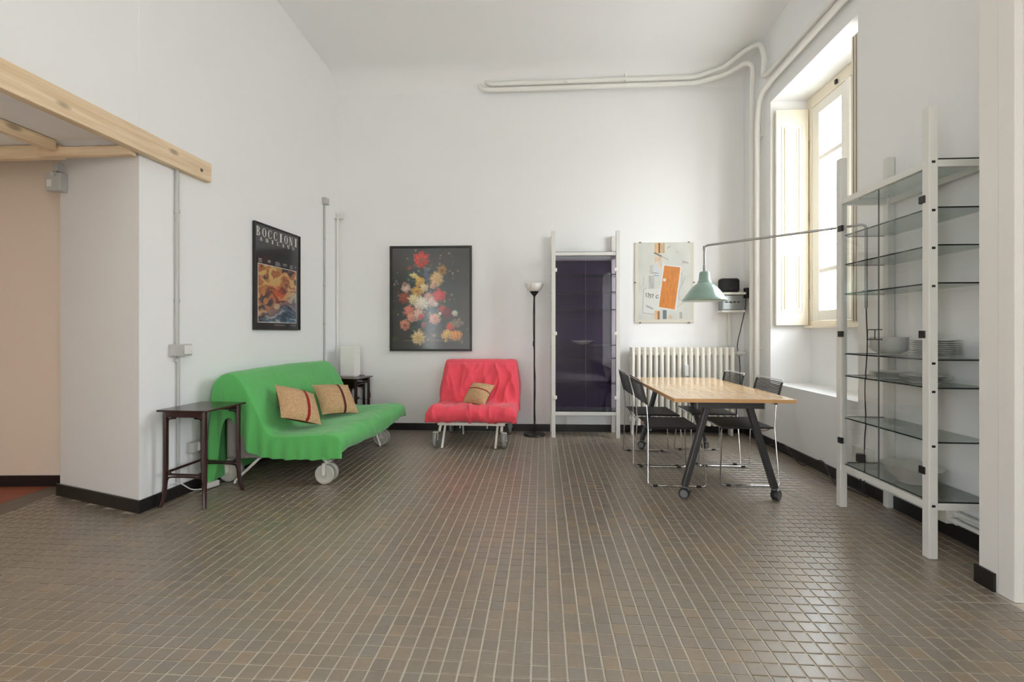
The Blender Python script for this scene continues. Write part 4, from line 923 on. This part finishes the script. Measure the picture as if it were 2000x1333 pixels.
# ------------------------------------------------------------------ covered sofas
def smooth_prof(pts, n):
    p = spline([(x, 0, z) for x, z in pts], 8); L = [0]
    for a, b in zip(p[:-1], p[1:]): L.append(L[-1]+(b-a).length)
    out = []; j = 0
    for i in range(n+1):
        s = L[-1]*i/n
        while j < len(L)-2 and L[j+1] < s: j += 1
        t = (s-L[j])/max(1e-9, L[j+1]-L[j]); q = p[j]*(1-t)+p[j+1]*t; out.append((q.x, q.z))
    return out
def cover(name, m, parent, prof, y0, y1, zlow0, zlow1, wr, seed, nl=70, npf=96, bulge=.02, flare=None, ns=12, ridge=.35, tuck=False):
    """cloth over a folded mattress: prof = list (x, z) from the back hem over the top to the front hem; rows along y; both ends hang down"""
    P = smooth_prof(prof, npf); rows = []
    def hang(ye, sgn, zlow):
        out = []
        for k in range(1, ns+1):
            t = k/ns; row = []
            for x, z in P:
                zl = min(z, zlow(x)); zz = z*(1-t)+zl*t
                o_ = (bulge*math.sin(t*math.pi*.92)-.012*t if tuck else bulge*math.sin(min(1, t*1.3)*math.pi/2))+(.010*math.sin(x*37+seed)+.014*math.sin(x*61+2*seed))*t*min(1, (z-zl)*6)
                row.append((x, ye+sgn*o_, zz))
            out.append(row)
        return out
    mid = [[(x, y0+(y1-y0)*j/nl, z) for x, z in P] for j in range(nl+1)]
    rows = hang(y0, -1, zlow0)[::-1]+mid+hang(y1, 1, zlow1)
    K = len(rows); n_ = npf+1; out = []
    for j, row in enumerate(rows):
        edge = min(1, min(abs(j-ns), abs(j-(K-1-ns)))/4.0) if ns <= j <= K-1-ns else 0
        for i, (x, y, z) in enumerate(row):
            v = Vector((x, y, z))
            if flare: v = flare(v)
            q_ = Vector((x*2.6+seed, y*3.0, z*2.6)); rg1 = 1-abs(noise.noise(q_*1.9+Vector((noise.noise(q_)*1.6, 0, 0))))*2.2; rg2 = 1-abs(noise.noise(Vector((x*3.2+seed*2, y*9.5, z*3.2))))*2
            flat_ = .25 if (z > .84 and ns <= j <= K-1-ns) else 1
            d1 = (noise.noise(q_*1.1)*wr*.5+max(0, rg1)**2*wr*.8+max(0, rg2)**3*wr*ridge)*flat_
            # normal from the profile
            a, b = P[max(0, i-1)], P[min(npf, i+1)]; tx_, tz = b[0]-a[0], b[1]-a[1]; l = math.hypot(tx_, tz) or 1
            nx, nz = -tz/l, tx_/l
            v.x += nx*d1*(.4+.6*edge); v.z += nz*d1*(.4+.6*edge)
            if ns <= j <= K-1-ns: v.z -= (1-edge)*.008
            v.z = max(v.z, .006)
            out.append(v)
    fs = [(j*n_+i, j*n_+i+1, (j+1)*n_+i+1, (j+1)*n_+i) for j in range(K-1) for i in range(npf)]
    b = MB(); b.add(out, fs); o = b.build(name, m, parent, smooth=False)
    o.data.polygons.foreach_set('use_smooth', [True]*len(o.data.polygons))
    sd = o.modifiers.new('thickness', 'SOLIDIFY'); sd.thickness = .004; sd.offset = -1
    ss = o.modifiers.new('smooth', 'SUBSURF'); ss.levels = 1; ss.render_levels = 1
    return o
def wheel(parent, x, y, r, rz, mt='wheel', name='wheel'):
    """twin-disc wheel rolling along local x, axle along y"""
    mtx = Matrix.Translation((x, y, r)) @ Matrix.Rotation(rz, 4, 'Z') @ Matrix.Rotation(R(90), 4, 'X')
    w = MB().lathe([(0, -.016), (r*.30, -.016), (r*.36, -.012), (r*.80, -.012), (r*.86, -.018), (r*.97, -.016), (r, -.010), (r, .010), (r*.97, .016), (r*.86, .018), (r*.80, .012), (r*.36, .012), (r*.30, .016), (0, .016)], 32, mtx=mtx).build(name, mt, parent, smooth=True)
    MB().lathe([(r*1.0, -.009), (r*1.012, -.006), (r*1.012, .006), (r*1.0, .009)], 32, mtx=mtx).build('tyre', 'tyre', w, smooth=True)
    f = MB()
    for s in (-1, 1): f.bar((x, y+s*.024, r), (x-.0, y+s*.024, r*2.1), .028, .004, (0, 1, 0))
    f.box(x-.014, x+.014, y-.026, y+.026, r*2.05, r*2.15)
    f.lathe([(.006, -.03), (.006, .03)], 8, mtx=mtx)
    f.build('fork', 'whitem', w, bevel=.001)
    return w

# green sofa (faces +x)
sf = thing('sofa', 'sofa bed under a draped bright green cover along the left wall', 'sofa', (0, 0, 0))
prof = [(-2.555, .05), (-2.585, .40), (-2.570, .74), (-2.525, .850), (-2.45, .887), (-2.375, .868), (-2.305, .785), (-2.225, .635), (-2.165, .50), (-2.115, .425), (-2.06, .405), (-1.95, .405), (-1.80, .415), (-1.66, .425), (-1.575, .418), (-1.530, .385), (-1.522, .33), (-1.545, .265), (-1.60, .250), (-1.68, .255)]
def zl_near(x):
    pts = [(-2.64, .03), (-2.535, .04), (-2.50, .36), (-2.43, .56), (-2.345, .46), (-2.29, .30), (-2.2, .245), (-2.0, .225), (-1.7, .228), (-1.5, .235)]
    for (a, za), (b, zb) in zip(pts[:-1], pts[1:]):
        if a <= x <= b: return za+(zb-za)*(x-a)/(b-a)
    return .25
def zl_far(x): return .30 if x < -2.2 else .255
def sofa_flare(v):
    t = (v.y-3.40)/1.6
    v.z += .012*math.sin(max(0, min(1, t))*math.pi)*(1 if v.z > .7 else 0)
    # the front hem hangs unevenly
    if v.x > -1.62 and v.z < .33: v.z += .035*math.sin(max(0, t)*7.0+.6)*max(0, min(1, (.33-v.z)/.06))*.5
    return v
cover('cover', 'green', sf, prof, 3.43, 5.03, zl_near, zl_far, .0115, 3.7, nl=110, flare=sofa_flare, ridge=.10)
mb_ = MB()
mb_.add([(x, y, z) for y in (3.445, 5.0) for x, z in ((-2.47, .20), (-1.60, .268), (-1.60, .375), (-2.13, .375), (-2.20, .50), (-2.40, .80), (-2.47, .80))], [tuple(range(7)), tuple(range(13, 6, -1))]+[(i, 7+i, 7+(i+1) % 7, (i+1) % 7) for i in range(7)])
mb_.build('mattress', 'ticking', sf, bevel=.03)
fm = MB()
for y in (3.56, 4.86):
    fm.tube(fillet([(-2.53, y, .17), (-2.30, y, .235), (-1.95, y, .235), (-1.76, y, .232), (-1.705, y, .165)], .05), .014, 8)
for x in (-2.3, -1.80): fm.tube([(x, 3.45, .240), (x, 4.97, .240)], .012, 8)
fm.tube(fillet([(-2.2, 3.50, .235), (-2.42, 3.49, .03), (-2.42, 3.49, .012)], .02), .011, 8).tube(fillet([(-1.78, 4.74, .235), (-1.70, 4.74, .012)], .02), .012, 8)
fm.build('frame', 'whitem', sf, smooth=True)
MB().tube([(-1.66, 3.56, .175), (-1.66, 3.56, .25)], .010, 8).build('stop_pin', 'clip', sf)
for x, y in ((-1.722, 3.575), (-1.722, 4.845), (-2.525, 3.585), (-2.525, 4.845)):
    for dy_ in (-.02, .045): wheel(sf, x, y+dy_, .078, 0)

# red armchair (faces -y): built facing +x, turned on its root
ac = thing('armchair', 'chair bed with a crumpled coral red cover on white wheels', 'armchair', (-.735, 5.10, 0), R(-90))
# local x: forward (world -y), local y: world +x ... (rot -90: x->-y, y->x)
prof2 = [(-.44, .27), (-.455, .5), (-.45, .78), (-.42, .865), (-.36, .885), (-.29, .872), (-.22, .80), (-.14, .64), (-.085, .49), (-.05, .425), (.0, .412), (.12, .420), (.27, .425), (.345, .405), (.375, .36), (.372, .31), (.345, .272), (.27, .262)]
def flare2(v):
    # the seat is a little wider than the back and swells at the front
    w = 1+.05*max(0, min(1, (v.x+.05)/.3))
    if v.x > -.05: v.y = v.y*w-.02*max(0, min(1, (v.x+.05)/.2))
    fold = math.sin(v.y*34+v.z*9)*.5+math.sin(v.y*21-v.z*14+1)*.5
    if v.x < -.06 and .43 < v.z < .85: v.x += .010*fold*min(1, (.85-v.z)/.12)
    return v
cover('cover', 'redc', ac, prof2, -.405, .425, lambda x: .268 if x > -.1 else .30, lambda x: .268 if x > -.06 else .275, .020, 9.1, nl=90, bulge=.045, flare=flare2, ridge=.8, tuck=True)
MB().add([(x, y, z) for y in (-.385, .405) for x, z in ((-.41, .285), (.33, .285), (.33, .38), (-.06, .38), (-.13, .50), (-.31, .80), (-.41, .80))], [tuple(range(7)), tuple(range(13, 6, -1))]+[(i, 7+i, 7+(i+1) % 7, (i+1) % 7) for i in range(7)]).build('mattress', 'ticking', ac, bevel=.03)
f2 = MB()
for y in (-.34, .31):
    f2.tube(fillet([(-.45, y, .165), (-.30, y, .235), (.15, y, .235), (.29, y, .225), (.345, y, .17)], .05), .015, 8)
for x in (-.25, .28): f2.bar((x, -.37, .238), (x, .34, .238), .03, .03)
f2.build('frame', 'whitem', ac, smooth=True)
for y in (-.295, .262): MB().tube([(.25, y, .235), (.375, y-.012, .004)], .013, 10).build('leg', 'whitem', ac, smooth=True)
MB().tube([(-.27, -.20, .235), (-.30, -.20, .004)], .011, 8).build('leg', 'whitem', ac, smooth=True)
for y in (-.14, .15): MB().tube([(.25, y, .262), (.25, y, .185)], .006, 8).build('stop_pin', 'whitem', ac, smooth=True)
for x, y in ((.325, -.385), (.325, .335), (-.40, -.36), (-.40, .345)): wheel(ac, x, y, .075, 0, 'greywheel')

# cushions
def cushion(label, c, rot, a, band, group='jute cushions', band_axis='z', bw=.04, dr_=0):
    t = thing('cushion', label, 'cushion', (0, 0, 0), 0, group)
    Rz, Ry, Rx = (Matrix.Rotation(rot[0], 4, 'Z'), Matrix.Rotation(rot[1], 4, 'Y'), Matrix.Rotation(rot[2], 4, 'X'))
    t.matrix_world = Matrix.Translation(c) @ Rz @ Ry @ Rx
    N_ = 22; T = .078
    def pt(u, v, s, off=0):
        prof_ = ((1-abs(u)**2.4)*(1-abs(v)**2.4))**.62
        k = 1-.055*((1-abs(v)**2)*abs(u)**3+0)  # sides pulled in between the corners
        k2 = 1-.055*((1-abs(u)**2)*abs(v)**3)
        w_ = .004*noise.noise(Vector((u*3+c[0]*9, v*3, s)))
        return (s*(T*prof_+off)+w_*prof_, u*a/2*k, v*a/2*k2)
    for s, nm, mm in ((1, 'front_panel', 'jute'), (-1, 'back_panel', 'maroon')):
        b = MB(); vs = [pt(-1+2*i/N_, -1+2*j/N_, s) for j in range(N_+1) for i in range(N_+1)]
        fs = [(j*(N_+1)+i, j*(N_+1)+i+1, (j+1)*(N_+1)+i+1, (j+1)*(N_+1)+i) for j in range(N_) for i in range(N_)]
        if s < 0: fs = [f[::-1] for f in fs]
        b.add(vs, fs); o = b.build(nm, mm, t); o.data.polygons.foreach_set('use_smooth', [True]*len(o.data.polygons))
    b = MB(); vs = []; n_ = 26; u0 = band[0]; hw = bw/a
    for j in range(n_+1):
        v = -1+2*j/n_
        for i in range(5):
            u = u0-hw+2*hw*i/4
            vs.append(pt(u, v, 1, .002) if band_axis == 'z' else pt(v, u, 1, .002))
    b.add(vs, [(j*5+i, j*5+i+1, (j+1)*5+i+1, (j+1)*5+i) if band_axis == 'z' else (j*5+i, (j+1)*5+i, (j+1)*5+i+1, j*5+i+1) for j in range(n_) for i in range(4)])
    o = b.build('stripe', band[1], t); o.data.polygons.foreach_set('use_smooth', [True]*len(o.data.polygons))
    return t
cushion('jute cushion with a bright red stripe on the green sofa, nearer the near table', (-2.02, 3.70, .600), (-.25, -.77, -.46), .36, (.22, 'band_red'), bw=.026)
cushion('jute cushion with a dark brown stripe on the green sofa, farther one', (-1.955, 4.25, .572), (-.60, -.81, -.12), .36, (.2, 'band_brown'), bw=.022)
cushion('small jute cushion with a thin red stripe on the red armchair', (-.695, 4.985, .535), (-1.93, -.80, -.08), .285, (.12, 'band_red'), band_axis='y', bw=.014)
